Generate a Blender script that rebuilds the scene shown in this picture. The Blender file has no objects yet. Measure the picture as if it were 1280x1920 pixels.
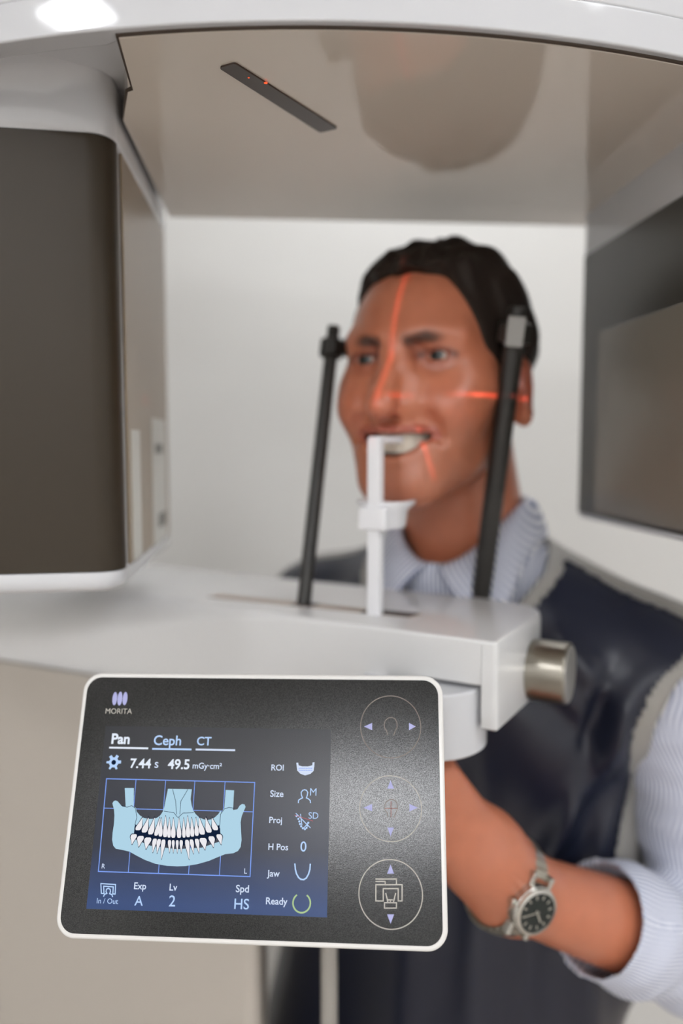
import bpy, bmesh, math, random
import numpy as np
from mathutils import Vector, Matrix

random.seed(4)
C = bpy.context.scene.collection
SC = bpy.context.scene
R = math.radians

# ------------------------------------------------------------------ camera
CZ = 1.60                                  # camera height above the floor
FPX, CX, CY, HORIZON = 1493.0, 640.0, 960.0, 835.0
PITCH = math.atan((CY - HORIZON) / FPX)
cam = bpy.data.cameras.new('camera')
cam.sensor_fit = 'HORIZONTAL'; cam.sensor_width = 24.0
cam.lens = FPX * 24.0 / 1280.0
cam.clip_start = 0.02
cam_o = bpy.data.objects.new('camera', cam); C.objects.link(cam_o)
cam_o.location = (0, 0, CZ); cam_o.rotation_euler = (R(90) - PITCH, 0, 0)
cam.dof.use_dof = True
cam.dof.focus_distance = 0.458
cam.dof.aperture_fstop = 2.15
SC.camera = cam_o

# ------------------------------------------------------------------ world, exposure
wd = bpy.data.worlds.new('world'); SC.world = wd; wd.use_nodes = True
wd.node_tree.nodes['Background'].inputs[0].default_value = (0.8, 0.85, 0.9, 1)
wd.node_tree.nodes['Background'].inputs[1].default_value = 0.3
vs = SC.view_settings
vs.view_transform = 'Standard'; vs.look = 'None'; vs.gamma = 1.0; vs.use_curve_mapping = False
vs.exposure = 0.0
SC.cycles.max_bounces = 8; SC.cycles.diffuse_bounces = 5; SC.cycles.glossy_bounces = 5
SC.cycles.use_denoising = True
SC.cycles.caustics_reflective = False; SC.cycles.caustics_refractive = False

LAMP = 18.5                                 # emission of the ceiling light panels
LAMPS = [                                   # x, y, size_x, size_y, strength factor
    (-0.40, -2.95, 0.95, 0.80, 1.45),
    (-1.33, -0.97, 0.36, 0.36, 1.7),
    (1.10, -0.42, 0.60, 0.60, 0.8),  # unseen lamp, added as fill from the right
    (0.25, -0.12, 0.60, 0.60, 0.09),  # unseen lamp, added to brighten the canopy front
    (1.00, -2.40, 0.60, 0.60, 0.7),  # unseen lamp, added as front fill
    (0.20, 1.25, 0.60, 0.60, 0.34),  # unseen lamp, added to light the back wall
    (-1.30, -2.70, 0.55, 0.55, 0.6),  # unseen lamp, added to widen the reflection on the control panel
]

# ------------------------------------------------------------------ helpers
_f = Vector((0, math.cos(PITCH), -math.sin(PITCH))); _u = Vector((0, math.sin(PITCH), math.cos(PITCH)))
def W(x, y, D):
    """the point of the place seen at photo position (x, y), D metres in front of the camera along the floor"""
    d = _f + Vector((1, 0, 0)) * ((x - CX) / FPX) + _u * ((CY - y) / FPX)
    return Vector((0, 0, CZ)) + d * (D / d.y)

def AT_Z(x, y, z):
    """the point of the place at height z seen at photo position (x, y)"""
    d = W(x, y, 1.0) - Vector((0, 0, CZ))
    return Vector((0, 0, CZ)) + d * ((z - CZ) / d.z)

def srgb(r, g, b):
    f = lambda c: (c / 255.0 / 12.92) if c / 255.0 <= 0.04045 else ((c / 255.0 + 0.055) / 1.055) ** 2.4
    return (f(r), f(g), f(b), 1.0)

def mat(name, col, rough=0.5, metal=0.0, ior=1.5, coat=0.0, noise=0.0, nscale=60.0, bump=0.0, bscale=400.0, spec=0.5, sheen=0.0):
    m = bpy.data.materials.new(name); m.use_nodes = True
    nt = m.node_tree; b = nt.nodes['Principled BSDF']
    b.inputs['Base Color'].default_value = col
    b.inputs['Roughness'].default_value = rough; b.inputs['Metallic'].default_value = metal
    b.inputs['IOR'].default_value = ior; b.inputs['Coat Weight'].default_value = coat
    b.inputs['Specular IOR Level'].default_value = spec
    b.inputs['Sheen Weight'].default_value = sheen
    if noise > 0 or bump > 0:
        tc = nt.nodes.new('ShaderNodeTexCoord')
    if noise > 0:
        n = nt.nodes.new('ShaderNodeTexNoise'); n.inputs['Scale'].default_value = nscale
        nt.links.new(tc.outputs['Object'], n.inputs['Vector'])
        mx = nt.nodes.new('ShaderNodeMix'); mx.data_type = 'RGBA'
        mx.inputs['A'].default_value = tuple(c * (1 - noise) for c in col[:3]) + (1,)
        mx.inputs['B'].default_value = tuple(min(1, c * (1 + noise)) for c in col[:3]) + (1,)
        nt.links.new(n.outputs['Fac'], mx.inputs['Factor']); nt.links.new(mx.outputs['Result'], b.inputs['Base Color'])
    if bump > 0:
        n2 = nt.nodes.new('ShaderNodeTexNoise'); n2.inputs['Scale'].default_value = bscale
        nt.links.new(tc.outputs['Object'], n2.inputs['Vector'])
        bp = nt.nodes.new('ShaderNodeBump'); bp.inputs['Strength'].default_value = bump; bp.inputs['Distance'].default_value = 0.001
        nt.links.new(n2.outputs['Fac'], bp.inputs['Height']); nt.links.new(bp.outputs['Normal'], b.inputs['Normal'])
    return m

def emit(name, col, s):
    m = bpy.data.materials.new(name); m.use_nodes = True
    nt = m.node_tree; nt.nodes.clear()
    e = nt.nodes.new('ShaderNodeEmission'); e.inputs[0].default_value = col; e.inputs[1].default_value = s
    o = nt.nodes.new('ShaderNodeOutputMaterial'); nt.links.new(e.outputs[0], o.inputs[0])
    return m

def finish(me, smooth=True, angle=35):
    if smooth:
        me.polygons.foreach_set('use_smooth', [True] * len(me.polygons))
        me.set_sharp_from_angle(angle=R(angle))

def link(name, me, m=None, parent=None, bevel=0.0, segs=3, smooth=True, angle=35):
    finish(me, smooth, angle)
    o = bpy.data.objects.new(name, me); C.objects.link(o)
    if m: me.materials.append(m)
    if parent: o.parent = parent
    if bevel > 0:
        bv = o.modifiers.new('bevel', 'BEVEL'); bv.width = bevel; bv.segments = segs; bv.limit_method = 'ANGLE'; bv.angle_limit = R(40)
        bv.harden_normals = False
        for p in me.polygons: p.use_smooth = True
        wn = o.modifiers.new('normals', 'WEIGHTED_NORMAL'); wn.keep_sharp = False; wn.weight = 100
    return o

def obj(name, bm, m=None, parent=None, **k):
    bmesh.ops.recalc_face_normals(bm, faces=bm.faces)
    me = bpy.data.meshes.new(name); bm.to_mesh(me); bm.free()
    return link(name, me, m, parent, **k)

def pydata(name, V, F, m=None, parent=None, **k):
    me = bpy.data.meshes.new(name); me.from_pydata([tuple(v) for v in V], [], F); me.update()
    return link(name, me, m, parent, **k)

def empty(name, label, cat, loc, rotz=0.0, group=None):
    o = bpy.data.objects.new(name, None); C.objects.link(o); o.empty_display_size = 0.05
    o.location = loc; o.rotation_euler = (0, 0, rotz)
    o['label'] = label; o['category'] = cat
    if group: o['group'] = group
    return o

def tag(o, label, cat, group=None):
    o['label'] = label; o['category'] = cat
    if group: o['group'] = group
    return o

def add_prism(bm, pts, z0, z1):
    lo = [bm.verts.new((x, y, z0)) for x, y in pts]; hi = [bm.verts.new((x, y, z1)) for x, y in pts]
    n = len(pts)
    bm.faces.new(lo[::-1]); bm.faces.new(hi)
    for i in range(n):
        bm.faces.new((lo[i], lo[(i + 1) % n], hi[(i + 1) % n], hi[i]))

def prism(pts, z0, z1):
    bm = bmesh.new(); add_prism(bm, pts, z0, z1); return bm

def add_box(bm, x0, x1, y0, y1, z0, z1):
    add_prism(bm, [(x0, y0), (x1, y0), (x1, y1), (x0, y1)], z0, z1)

def box(*a):
    bm = bmesh.new(); add_box(bm, *a); return bm

def round_poly(pts, radii, seg=8):
    """polygon with its corners rounded"""
    out = []; n = len(pts)
    for i in range(n):
        p = Vector(pts[i]); a = Vector(pts[i - 1]); b = Vector(pts[(i + 1) % n]); r = radii[i] if hasattr(radii, '__len__') else radii
        if r <= 0: out.append(tuple(p)); continue
        da = (a - p).normalized(); db = (b - p).normalized()
        ang = da.angle(db); t = min(r / math.tan(ang / 2), 0.49 * (a - p).length, 0.49 * (b - p).length); rr = t * math.tan(ang / 2)
        c = p + (da + db).normalized() * (rr / math.sin(ang / 2))
        s = p + da * t - c; e = p + db * t - c
        a0 = math.atan2(s.y, s.x); a1 = math.atan2(e.y, e.x); d = (a1 - a0 + math.pi) % (2 * math.pi) - math.pi
        for k in range(seg + 1):
            q = a0 + d * k / seg; out.append((c.x + rr * math.cos(q), c.y + rr * math.sin(q)))
    return out

def frame_of(d):
    d = Vector(d).normalized(); h = Vector((0, 0, 1)) if abs(d.z) < 0.9 else Vector((1, 0, 0))
    s = d.cross(h).normalized(); return s, s.cross(d).normalized()

def add_tube(bm, pts, rad, seg=16, cap=True, flat=1.0):
    pts = [Vector(p) for p in pts]; n = len(pts); rings = []
    for i, p in enumerate(pts):
        d = (pts[min(i + 1, n - 1)] - pts[max(i - 1, 0)])
        s, u = frame_of(d); r = rad[i] if hasattr(rad, '__len__') else rad
        rings.append([bm.verts.new(p + s * (r * math.cos(2 * math.pi * k / seg)) + u * (r * flat * math.sin(2 * math.pi * k / seg))) for k in range(seg)])
    for a, b in zip(rings, rings[1:]):
        for k in range(seg): bm.faces.new((a[k], a[(k + 1) % seg], b[(k + 1) % seg], b[k]))
    if cap: bm.faces.new(rings[0][::-1]); bm.faces.new(rings[-1])

def tube(pts, rad, **k):
    bm = bmesh.new(); add_tube(bm, pts, rad, **k); return bm

def loft(rings, cap=True):
    """rings: lists of 3d points, same count each, closed"""
    bm = bmesh.new(); rv = [[bm.verts.new(p) for p in r] for r in rings]
    for a, b in zip(rv, rv[1:]):
        n = len(a)
        for k in range(n): bm.faces.new((a[k], a[(k + 1) % n], b[(k + 1) % n], b[k]))
    if cap: bm.faces.new(rv[0][::-1]); bm.faces.new(rv[-1])
    return bm

# ------------------------------------------------------------------ materials
M_wall = mat('wall paint', srgb(226, 225, 222), 0.75, noise=0.015, nscale=3, bump=0.05, bscale=300)
M_ceil = mat('ceiling paint', srgb(232, 232, 230), 0.8, noise=0.01, nscale=3)
M_floor = mat('floor vinyl', srgb(186, 177, 168), 0.45, noise=0.08, nscale=8)
M_white = mat('glossy white plastic', srgb(199, 200, 203), 0.07, noise=0.006, nscale=5)
M_under = mat('glossy warm white plastic', srgb(217, 207, 195), 0.05, ior=1.8, noise=0.006, nscale=5)
M_satin = mat('satin white plastic', srgb(222, 222, 222), 0.3, noise=0.006, nscale=5)
M_grey = mat('dark taupe lacquer', srgb(50, 42, 31), 0.42, spec=.32, noise=0.03, nscale=900, bump=0.04, bscale=2500)
M_side = mat('taupe plastic', srgb(146, 130, 108), 0.32, noise=0.02, nscale=40)
M_black = mat('black plastic', srgb(34, 32, 29), 0.38, noise=0.05, nscale=300)
M_det = mat('dark detector cover', srgb(48, 44, 36), 0.3, noise=0.03, nscale=60)
M_plate = mat('grey sensor plate', srgb(118, 112, 102), 0.26, noise=0.02, nscale=40)
M_seam = mat('seam shadow gap', srgb(70, 58, 48), 0.8, noise=0.05)
M_lwin = mat('dark red window glass', srgb(62, 47, 40), 0.12, noise=0.05, nscale=200)
M_label = mat('pale label', srgb(205, 205, 198), 0.4, noise=0.02)
M_labelg = mat('label print', srgb(120, 118, 112), 0.5, noise=0.05)
M_steel = mat('brushed steel', srgb(150, 145, 135), 0.28, metal=1.0, noise=0.08, nscale=120)
M_steel2 = mat('steel cap', srgb(190, 188, 182), 0.42, metal=1.0, noise=0.03, nscale=100)
M_gpad = mat('pale grey clamp patch', srgb(140, 138, 135), 0.4, noise=0.05)
M_stick = mat('white bite plastic', srgb(225, 225, 228), 0.3, noise=0.01)
M_tape = mat('beige slot cover', srgb(165, 150, 138), 0.5, noise=0.03)
M_dark = mat('slot opening', srgb(38, 26, 24), 0.5, noise=0.05)
M_post = mat('pale grey enamel', srgb(150, 146, 140), 0.4, noise=0.02)
M_col_shade = mat('shade-greyed column white', srgb(174, 167, 158), 0.35, noise=0.008, nscale=5)  # tone greyed to stand in for shade on the column
M_arm = mat('polished white plastic', srgb(214, 214, 214), 0.08, noise=0.006, nscale=5)
M_bezel = mat('white bezel', srgb(214, 212, 209), 0.22, noise=0.006)

# ------------------------------------------------------------------ the room
X0, X1, Y0, Y1, ZC = -1.7, 1.9, -4.2, 1.75, 2.75
def struct(name, bm, m):
    o = obj(name, bm, m, smooth=False); o['kind'] = 'structure'; return o
struct('floor', box(X0 - .1, X1 + .1, Y0 - .1, Y1 + .1, -0.1, 0), M_floor)
struct('ceiling', box(X0 - .1, X1 + .1, Y0 - .1, Y1 + .1, ZC, ZC + 0.1), M_ceil)
struct('wall_back', box(X0 - .1, X1 + .1, Y1, Y1 + .1, 0, ZC), M_wall)
struct('wall_front', box(X0 - .1, X1 + .1, Y0 - .1, Y0, 0, ZC), M_wall)
struct('wall_left', box(X0 - .1, X0, Y0, Y1, 0, ZC), M_wall)
struct('wall_right', box(X1, X1 + .1, Y0, Y1, 0, ZC), M_wall)
M_base = mat('baseboard paint', srgb(215, 214, 212), 0.5, noise=0.01)
struct('baseboard_back', box(X0, X1, Y1 - .015, Y1, 0, 0.09), M_base)

M_lampf = mat('lamp frame', srgb(220, 220, 220), 0.4, noise=0.01)
LAMP_AT = ['nearest the front wall', 'of the smallest size beside the left wall', 'added as fill beside the right wall, level with the camera', 'added for light above the near edge of the x-ray arm', 'added as fill in the front right corner', 'added to light the back wall behind the standing man', 'in the front left corner, added for the control panel reflection']
for i, (lx, ly, sx, sy, k) in enumerate(LAMPS):
    t = empty('ceiling_light', 'square white ceiling light panel ' + LAMP_AT[i], 'ceiling light', (lx, ly, ZC), 0, 'ceiling light panels')
    bm = bmesh.new()
    for a in (-1, 1):
        add_box(bm, -sx / 2 - .015, sx / 2 + .015, a * (sy / 2 + .0075) - .0075, a * (sy / 2 + .0075) + .0075, -.03, 0)
        add_box(bm, a * (sx / 2 + .0075) - .0075, a * (sx / 2 + .0075) + .0075, -sy / 2, sy / 2, -.03, 0)
    obj('frame', bm, M_lampf, t, smooth=False)
    obj('diffuser', box(-sx / 2, sx / 2, -sy / 2, sy / 2, -.022, -.012), emit('lamp light', (0.968, 0.983, 1.015, 1), LAMP * k), t, smooth=False)

# ------------------------------------------------------------------ rotating x-ray arm
HC = CZ + 0.2157                              # underside of the canopy
arm = empty('x_ray_arm', 'white c-shaped x-ray arm with overhead canopy and two hanging heads', 'x-ray machine', (0, 0.60, 0), R(4.4))
c44, s44 = math.cos(R(4.4)), math.sin(R(4.4))
def UV(P):                                    # place -> the arm's own plan coordinates
    dx, dy = P[0], P[1] - 0.60
    return (dx * c44 + dy * s44, -dx * s44 + dy * c44)
def front_y(x, off=0.0):
    return 0.4314 + (x + 0.0207) ** 2 / (2 * 0.587) + off
lf0 = AT_Z(222, 65, HC)
# canopy plan outline: an arc on the near side, straight at the back
outl = [UV((x, front_y(x, -0.006))) for x in np.linspace(-0.42, 0.46, 41)]
back_v = UV((0, 0.7865))[1]
outl += [(0.47, -0.03), (0.44, 0.10), (0.30, back_v), (-0.30, back_v), (-0.42, 0.10)]
can = obj('canopy', prism(outl, HC + .020, HC + 0.15), M_white, arm, bevel=0.0016, segs=3)
rim_out = [UV((x, front_y(x, -0.006))) for x in np.linspace(-0.42, 0.46, 61)]; rim_in = [UV((x, front_y(x, 0.0035 if x > lf0.x - .002 else 0.010))) for x in np.linspace(-0.42, 0.46, 61)]
obj('rim', prism(rim_out + rim_in[::-1], HC, HC + .0205), M_white, can, bevel=.0014, segs=3)
pan = [UV((x, front_y(x, 0.0005))) for x in np.linspace(lf0.x, 0.40, 31)]
lft = UV(AT_Z(250, 166, HC))
side_u = -0.152
under_out = pan + [(0.40, back_v - 0.004), (side_u + .004, back_v - 0.004), (side_u + .004, lft[1] + .045), (lft[0] - .004, lft[1] + .003), (lft[0], lft[1])]
gap = [UV((x, front_y(x, -0.0016))) for x in np.linspace(lf0.x - .0013, 0.40, 31)] + [(0.401, back_v - .003), (side_u + .0035, back_v - .003), (side_u + .0032, lft[1] + .046), (lft[0] - .0055, lft[1] + .004), (lft[0] - .0011, lft[1] - .0008)]
up = obj('underside_panel', prism(under_out, HC - 0.0016, HC + 0.0205), M_under, arm)
obj('seam', prism(gap, HC - 0.0010, HC + 0.0012), M_seam, up, smooth=False)
lw = [UV(AT_Z(x, y, HC)) for x, y in ((410, 119), (440, 110), (633, 234), (600, 242))]
lwo = obj('laser_window', prism(round_poly(lw, 0.002, 4), HC - 0.0026, HC - 0.001), M_lwin, up)
M_laser = emit('laser diode', (1.0, 0.10, 0.03, 1), 1.6)
for px, py, r in ((498, 147, .0011), (466, 137, .0006)):
    q = UV(AT_Z(px, py, HC))
    bm = bmesh.new(); bmesh.ops.create_uvsphere(bm, u_segments=10, v_segments=6, radius=r, matrix=Matrix.Translation((q[0], q[1], HC - .0026)) @ Matrix.Diagonal((1, 1, .4, 1)))
    obj('laser_diode', bm, M_laser, lwo)

# -- emitter head on the left
ZB, ZT = CZ - 0.0845, CZ + 0.1985
def head_plan(d, flare=0.0):
    """plan of the left head grown outwards by d; flare pushes the near left side out towards the room"""
    pts = [(-0.152 + d, 0.172 + d), (-0.152 + d, -0.0625 - d), (-0.186, -0.0655 - d - flare * .72), (-0.25, -0.071 - d - flare * 1.05), (-0.38, -0.078 - d - flare * 1.05), (-0.42 - d, -0.03), (-0.42 - d, 0.12), (-0.33, 0.172 + d)]
    return round_poly(pts[::-1], [.03, .03, .03, .03, .06, .05, .024, .006], 8)
def ring(d, z, flare=0.0): return [(x, y, z) for x, y in head_plan(d, flare)]
eh = obj('emitter_head', loft([ring(-.012, ZB - .014), ring(-.003, ZB - .0125), ring(0, ZB - .009), ring(0.0006, ZB - .0045), ring(0, ZB), ring(-.002, ZB + .001), ring(-.002, ZT - .001), ring(0.0, ZT),
    ring(0.0010, ZT + .004), ring(0.0010, ZT + .017), ring(.0010, HC + .006, .0015), ring(.001, HC + .011, .004), ring(.001, HC + .0155, .008), ring(0.001, HC + .0185, .014), ring(0.0, HC + .0202, .022), ring(-.004, HC + .0206, .022)]), M_white, arm, angle=50)
# dark front cover, a curved sheet following the plan from the far left to the inner corner
def cover(u_of, z0, z1, d, m, name, parent, th=.002):
    pl = [p for p in head_plan(d)]
    sel = [p for p in pl if u_of(p)]
    inn = [p for p in head_plan(d - th) if u_of(p)]
    n = min(len(sel), len(inn)); sel, inn = sel[:n], inn[:n]
    pts = sel + inn[::-1]
    return obj(name, prism(pts, z0, z1), m, parent, angle=30)
cover(lambda p: p[1] < -0.026, ZB + .0008, ZT - .0008, 0.0, M_grey, 'front_cover', eh)
sc = obj('side_cover', box(-0.1535, -0.1518, -0.030, 0.170, ZB + .001, ZT - .001), M_side, eh, bevel=.0005, segs=2)
def on_side(px, y0):
    # distance at which the sight line through px meets the inner side of the left head
    lo, hi = 0.45, 0.9
    for _ in range(40):
        mid = (lo + hi) / 2
        if UV(W(px, y0, mid))[0] > -0.1515: lo = mid
        else: hi = mid
    return lo
def side_strip(name, xa, xb, ya, yb, m, parent, x=-.1518, th=.0008):
    Da, Db = on_side(xa, 900), on_side(xb, 900)
    va, vb = UV(W(xa, 900, Da))[1], UV(W(xb, 900, Db))[1]
    Dm = (Da + Db) / 2
    return obj(name, box(x - .0004, x + th, va, vb, W(xa, yb, Dm).z, W(xa, ya, Dm).z), m, parent, smooth=False)
side_strip('edge_strip', 248, 263, 806, 1044, M_label, sc)
lb = side_strip('label_plate', 286, 310, 786, 1012, M_label, sc)
side_strip('print_mark', 291, 304, 832, 850, M_labelg, lb, x=-.1510, th=.0004)
side_strip('print_mark', 295, 308, 960, 985, M_labelg, lb, x=-.1510, th=.0004)

# -- detector head on the right
du = 0.2385
dv0, dv1 = -0.16, UV(W(1087, 720, 0.762))[1]
zt_, zb_ = CZ + 0.1763, CZ - 0.064
dh = obj('detector_head', prism(round_poly([(du + .0015, dv0), (du + .15, dv0), (du + .15, dv1 + .004), (du + .0015, dv1 + .004)], [.02, .02, .03, .004]), zb_ - .005, HC + .002), M_white, arm, bevel=.003)
dcov = obj('cover', box(du, du + .003, dv0 + .01, dv1, zb_, zt_), M_det, dh, bevel=.0008, segs=2)
pv1 = UV(W(1122, 720, 0.716))[1]
obj('sensor_plate', box(du - .003, du + .002, dv0 + .015, pv1, zb_ + .0035, CZ + .1000), M_plate, dcov, bevel=.0012, segs=2)

# ------------------------------------------------------------------ patient frame: chin arm, column, knob, temple supports
A0 = (0.1038, 0.5216)
frame = empty('patient_frame', 'white patient frame with chin arm, steel knob and black temple rods', 'x-ray machine', (A0[0], A0[1], 0), R(-30))
c30, s30 = math.cos(R(30)), math.sin(R(30))
def AB(P):                                    # place -> the frame's own coordinates
    dx, dy = P[0] - A0[0], P[1] - A0[1]
    return Vector((dx * c30 - dy * s30, dx * s30 + dy * c30, P[2]))
ZA = CZ - 0.131
def arm_section(a, r, top, bot, b0, b1, n=10):
    """a cross section of the chin arm: rounded top front edge of radius r"""
    pts = [(a, b1 - .004, top), ]
    for k in range(n + 1):
        q = math.pi / 2 * k / n
        pts.append((a, b0 + r - r * math.sin(q), top - r + r * math.cos(q)))
    pts += [(a, b0 + .001, bot + .002), (a, b0 + .004, bot), (a, b1 - .004, bot), (a, b1, bot + .004), (a, b1, top - .004)]
    return pts
rb = 0.05
secs = []
for a, r, bot in ((-0.80, .066, -.205), (-0.62, .064, -.205), (-0.50, .060, -.205), (-0.42, .052, -.205), (-0.35, .038, -.205), (-0.28, .022, -.203), (-0.22, .010, -.200), (-0.16, .0045, -.186), (-0.10, .003, -.172), (-0.05, .0025, -.164)):
    secs.append(arm_section(a, r, ZA, CZ + bot, -0.0 - max(0, (-0.2 - a)) * .08, 0.146))
for a in (-.035, -.022, -.0112, -.0108, -.007, -.004, -.0022, -.0008, 0.0):   # rounded far corner, hanging end plate
    b1 = .146 - rb + rb * math.sqrt(max(0, 1 - ((a + .05) / .05) ** 2)); e_ = .0022 - math.sqrt(max(0, .0022 ** 2 - max(0, a + .0022) ** 2))
    secs.append(arm_section(a, .0025, ZA - e_, CZ + (-.164 if a < -.011 else -.1935) + e_, e_, b1))
obj('chin_arm', loft(secs), M_arm, frame, angle=38)
hub_c = AB(W(796, 1350, .562))
bm = bmesh.new(); add_tube(bm, [(hub_c.x, hub_c.y, CZ - .212), (hub_c.x, hub_c.y, CZ - .166)], .0445, seg=64)
obj('swivel_hub', bm, M_white, frame, bevel=.002)
# adjusting knob
kc = AB(W(1008, 1256, .592)); kd = Vector((1, 0.05, 0)).normalized()
kb = Vector((0.0, kc.y, kc.z))
bm = bmesh.new(); add_tube(bm, [kb - kd * .004, kb + kd * .0275], .0232, seg=64)
kn = obj('knob', bm, M_steel, frame, bevel=.0018)
bm = bmesh.new(); add_tube(bm, [kb + kd * .0270, kb + kd * .0282], .0212, seg=64)
obj('end_cap', bm, M_steel2, kn, bevel=.0004)
# slot in the top with its beige sliding cover
def TOP(x, y): return AB(AT_Z(x, y, ZA))
sl = [TOP(400, 1116.5), TOP(775, 1155), ]
s0, s1 = sl
wv = .0075
obj('slot', prism([(s0.x, s0.y - wv), (s1.x, s1.y - wv), (s1.x + .004, s1.y + wv), (s0.x, s0.y + wv)], ZA - .001, ZA + .0004), M_tape, frame, smooth=False)
def slot_bit(xa, ya, xb, yb, nm, m, w=.0068):
    p, q = TOP(xa, ya), TOP(xb, yb)
    obj(nm, prism([(p.x, p.y - w), (q.x, q.y - w), (q.x + .003, q.y + w), (p.x, p.y + w)], ZA, ZA + .0008), m, frame, smooth=False)
slot_bit(705, 1147.5, 772, 1154.5, 'slot_opening', M_dark)
slot_bit(684, 1146, 697, 1147, 'slot_opening', M_dark)
slot_bit(554, 1132, 586, 1136, 'slot_opening', M_dark)

# temple supports
def rod(bot, top, r, name='temple_support', clampk=1.0, patch=False, pad=None):
    b_, t_ = AB(bot), AB(top); d = (t_ - b_)
    o = obj(name, tube([b_, t_], r, seg=20), M_black, frame)
    dn = d.normalized()
    cl = obj('clamp', tube([t_ - dn * .010, t_ - dn * .008, t_ + dn * .006, t_ + dn * .008], [r * 1.0, r * 1.75 * clampk, r * 1.75 * clampk, r * 1.2], seg=8), M_black, o)
    obj('cap', tube([t_ + dn * .008, t_ + dn * .019], r * .95, seg=16), M_black, o)
    if patch:
        v = Vector((-s30 * 0, -1, 0)); w = AB(W(960, 622, .93)) - AB(W(960, 622, .95)); w.normalize()
        s_, u_ = frame_of(dn)
        c = t_ + w * r * 1.62 * clampk
        sd = w.cross(dn).normalized()
        bm = bmesh.new(); vs_ = []
        for sg in (0, 1):
            for a_, b2 in ((-1, -1), (1, -1), (1, 1), (-1, 1)):
                vs_.append(bm.verts.new(c + sd * a_ * .0068 + dn * b2 * .0115 + w * (.003 if sg else -.004)))
        bm.faces.new(vs_[3::-1]); bm.faces.new(vs_[4:])
        for k in range(4): bm.faces.new((vs_[k], vs_[(k + 1) % 4], vs_[4 + (k + 1) % 4], vs_[4 + k]))
        obj('clamp_plate', bm, M_gpad, cl, bevel=.0008)
    if pad is not None:
        p = AB(pad)
        pm = t_.lerp(p, .55)
        obj('temple_pad', tube([t_, pm, p - (p - t_).normalized() * .004, p], [.0045, .0045, .0085, .0075], seg=16), M_black, o)
    return o
rod(W(569, 1136, .652), W(621.5, 652, .706), .0060, pad=W(655, 652, .722))
r2 = rod(W(898, 1140, .690), W(966, 622, .640), .0085, patch=True, clampk=.95, pad=W(950, 640, .672))
# post under the arm and the grip the man holds
pp = AB(W(617, 1850, .60))
obj('support_post', tube([(pp.x, pp.y, 0.0), (pp.x, pp.y, CZ - .16)], .0066, seg=24), M_post, frame)
gp = AB(W(738, 1500, .552))
obj('hand_grip', tube([(gp.x, gp.y, CZ - .166), (gp.x, gp.y, CZ - .30), (gp.x, gp.y, CZ - .315)], [.012, .012, .009], seg=24), M_black, frame)
# column below the arm, tall mast at the far left and the beam that carries the x-ray arm
obj('column', prism(round_poly([(-.80, -.040), (-.188, -.012), (-.25, .085), (-.80, .085)], [.006, .010, .01, .006]), 0.0, CZ - .2035), M_col_shade, frame)
obj('mast', prism(round_poly([(-1.02, -.05), (-.78, -.05), (-.78, .18), (-1.02, .18)], .03), 0.0, 2.16), M_satin, frame)
bt = [AB((-.02, .66, 0)), AB((.10, .60, 0))]
obj('overhead_beam', prism(round_poly([(-.98, .0), (bt[1].x, bt[1].y - .07), (bt[1].x, bt[1].y + .07), (-.98, .16)], .02), HC + .147, HC + .26), M_satin, frame)

# ------------------------------------------------------------------ bite stick
bs_p = W(703, 1152, .611)
bite = empty('bite_stick', 'white plastic bite stick with chin cup standing in the slot of the chin arm', 'bite stick', (bs_p.x, bs_p.y, ZA), R(-30))
zm = W(703, 822, .611).z - ZA
obj('rod', prism(round_poly([(-.0054, -.0042), (.0054, -.0042), (.0054, .0042), (-.0054, .0042)], .0012, 4), -.002, zm), M_stick, bite, bevel=.0008, segs=2)
obj('bite_plate', prism(round_poly([(-.0050, -.0040), (.0050, -.0040), (.0085, .034), (-.0085, .034)], .003, 4), zm - .0035, zm + .0015), M_stick, bite, bevel=.0008, segs=2)
zc = W(703, 950, .611).z - ZA
bm = bmesh.new()
NS = 36
def cup_ring(r, z, cy=.018): return [(r * 1.05 * math.cos(2 * math.pi * k / NS), cy + r * math.sin(2 * math.pi * k / NS), z) for k in range(NS)]
bm = loft([cup_ring(.0130, zc - .018), cup_ring(.0150, zc - .016), cup_ring(.0165, zc - .003), cup_ring(.0220, zc + .0015), cup_ring(.0225, zc + .004), cup_ring(.0205, zc + .004), cup_ring(.012, zc + .001)])
cup = obj('chin_cup', bm, M_stick, bite, angle=50)
obj('cup_holder', box(-.0118, .0118, -.0072, .012, zc - .018, zc + .000), M_stick, bite, bevel=.002)


# ------------------------------------------------------------------ control panel
PT = Vector((-0.051114, 0.44955, CZ - 0.208281))
PX = Vector((0.996717, -0.079699, 0.014243)); PY = Vector((0.018272, 0.392816, 0.919435)); PN = PX.cross(PY)
PW, PH = 0.222, 0.148769
panel = empty('control_panel', 'black glass touch control panel with white bezel and lit screen below the chin arm', 'control panel', PT)
panel.matrix_world = Matrix(((PX.x, PY.x, PN.x, PT.x), (PX.y, PY.y, PN.y, PT.y), (PX.z, PY.z, PN.z, PT.z), (0, 0, 0, 1)))
def PP(px, py):
    """panel coordinates (metres on the glass) of what the photo shows at (px, py)"""
    d = W(px, py, 1.0) - Vector((0, 0, CZ)); o = Vector((0, 0, CZ))
    k = (PT - o).dot(PN) / d.dot(PN); q = o + d * k - PT
    return (q.dot(PX), q.dot(PY))
def Q1(x, y): return PP(90 + x * 560 / 1280, 1240 + y * 560 / 1280)        # upper-left detail view
def Q2(x, y): return PP(600 + x * 520 / 1280, 1180 + y * 520 / 1280)       # right detail view

rr = lambda w, h, r: round_poly([(-w / 2, -h / 2), (w / 2, -h / 2), (w / 2, h / 2), (-w / 2, h / 2)], r, 12)
obj('housing', prism(rr(PW, PH, .0115), -.0135, .0), M_bezel, panel, bevel=.0016, segs=4)

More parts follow.
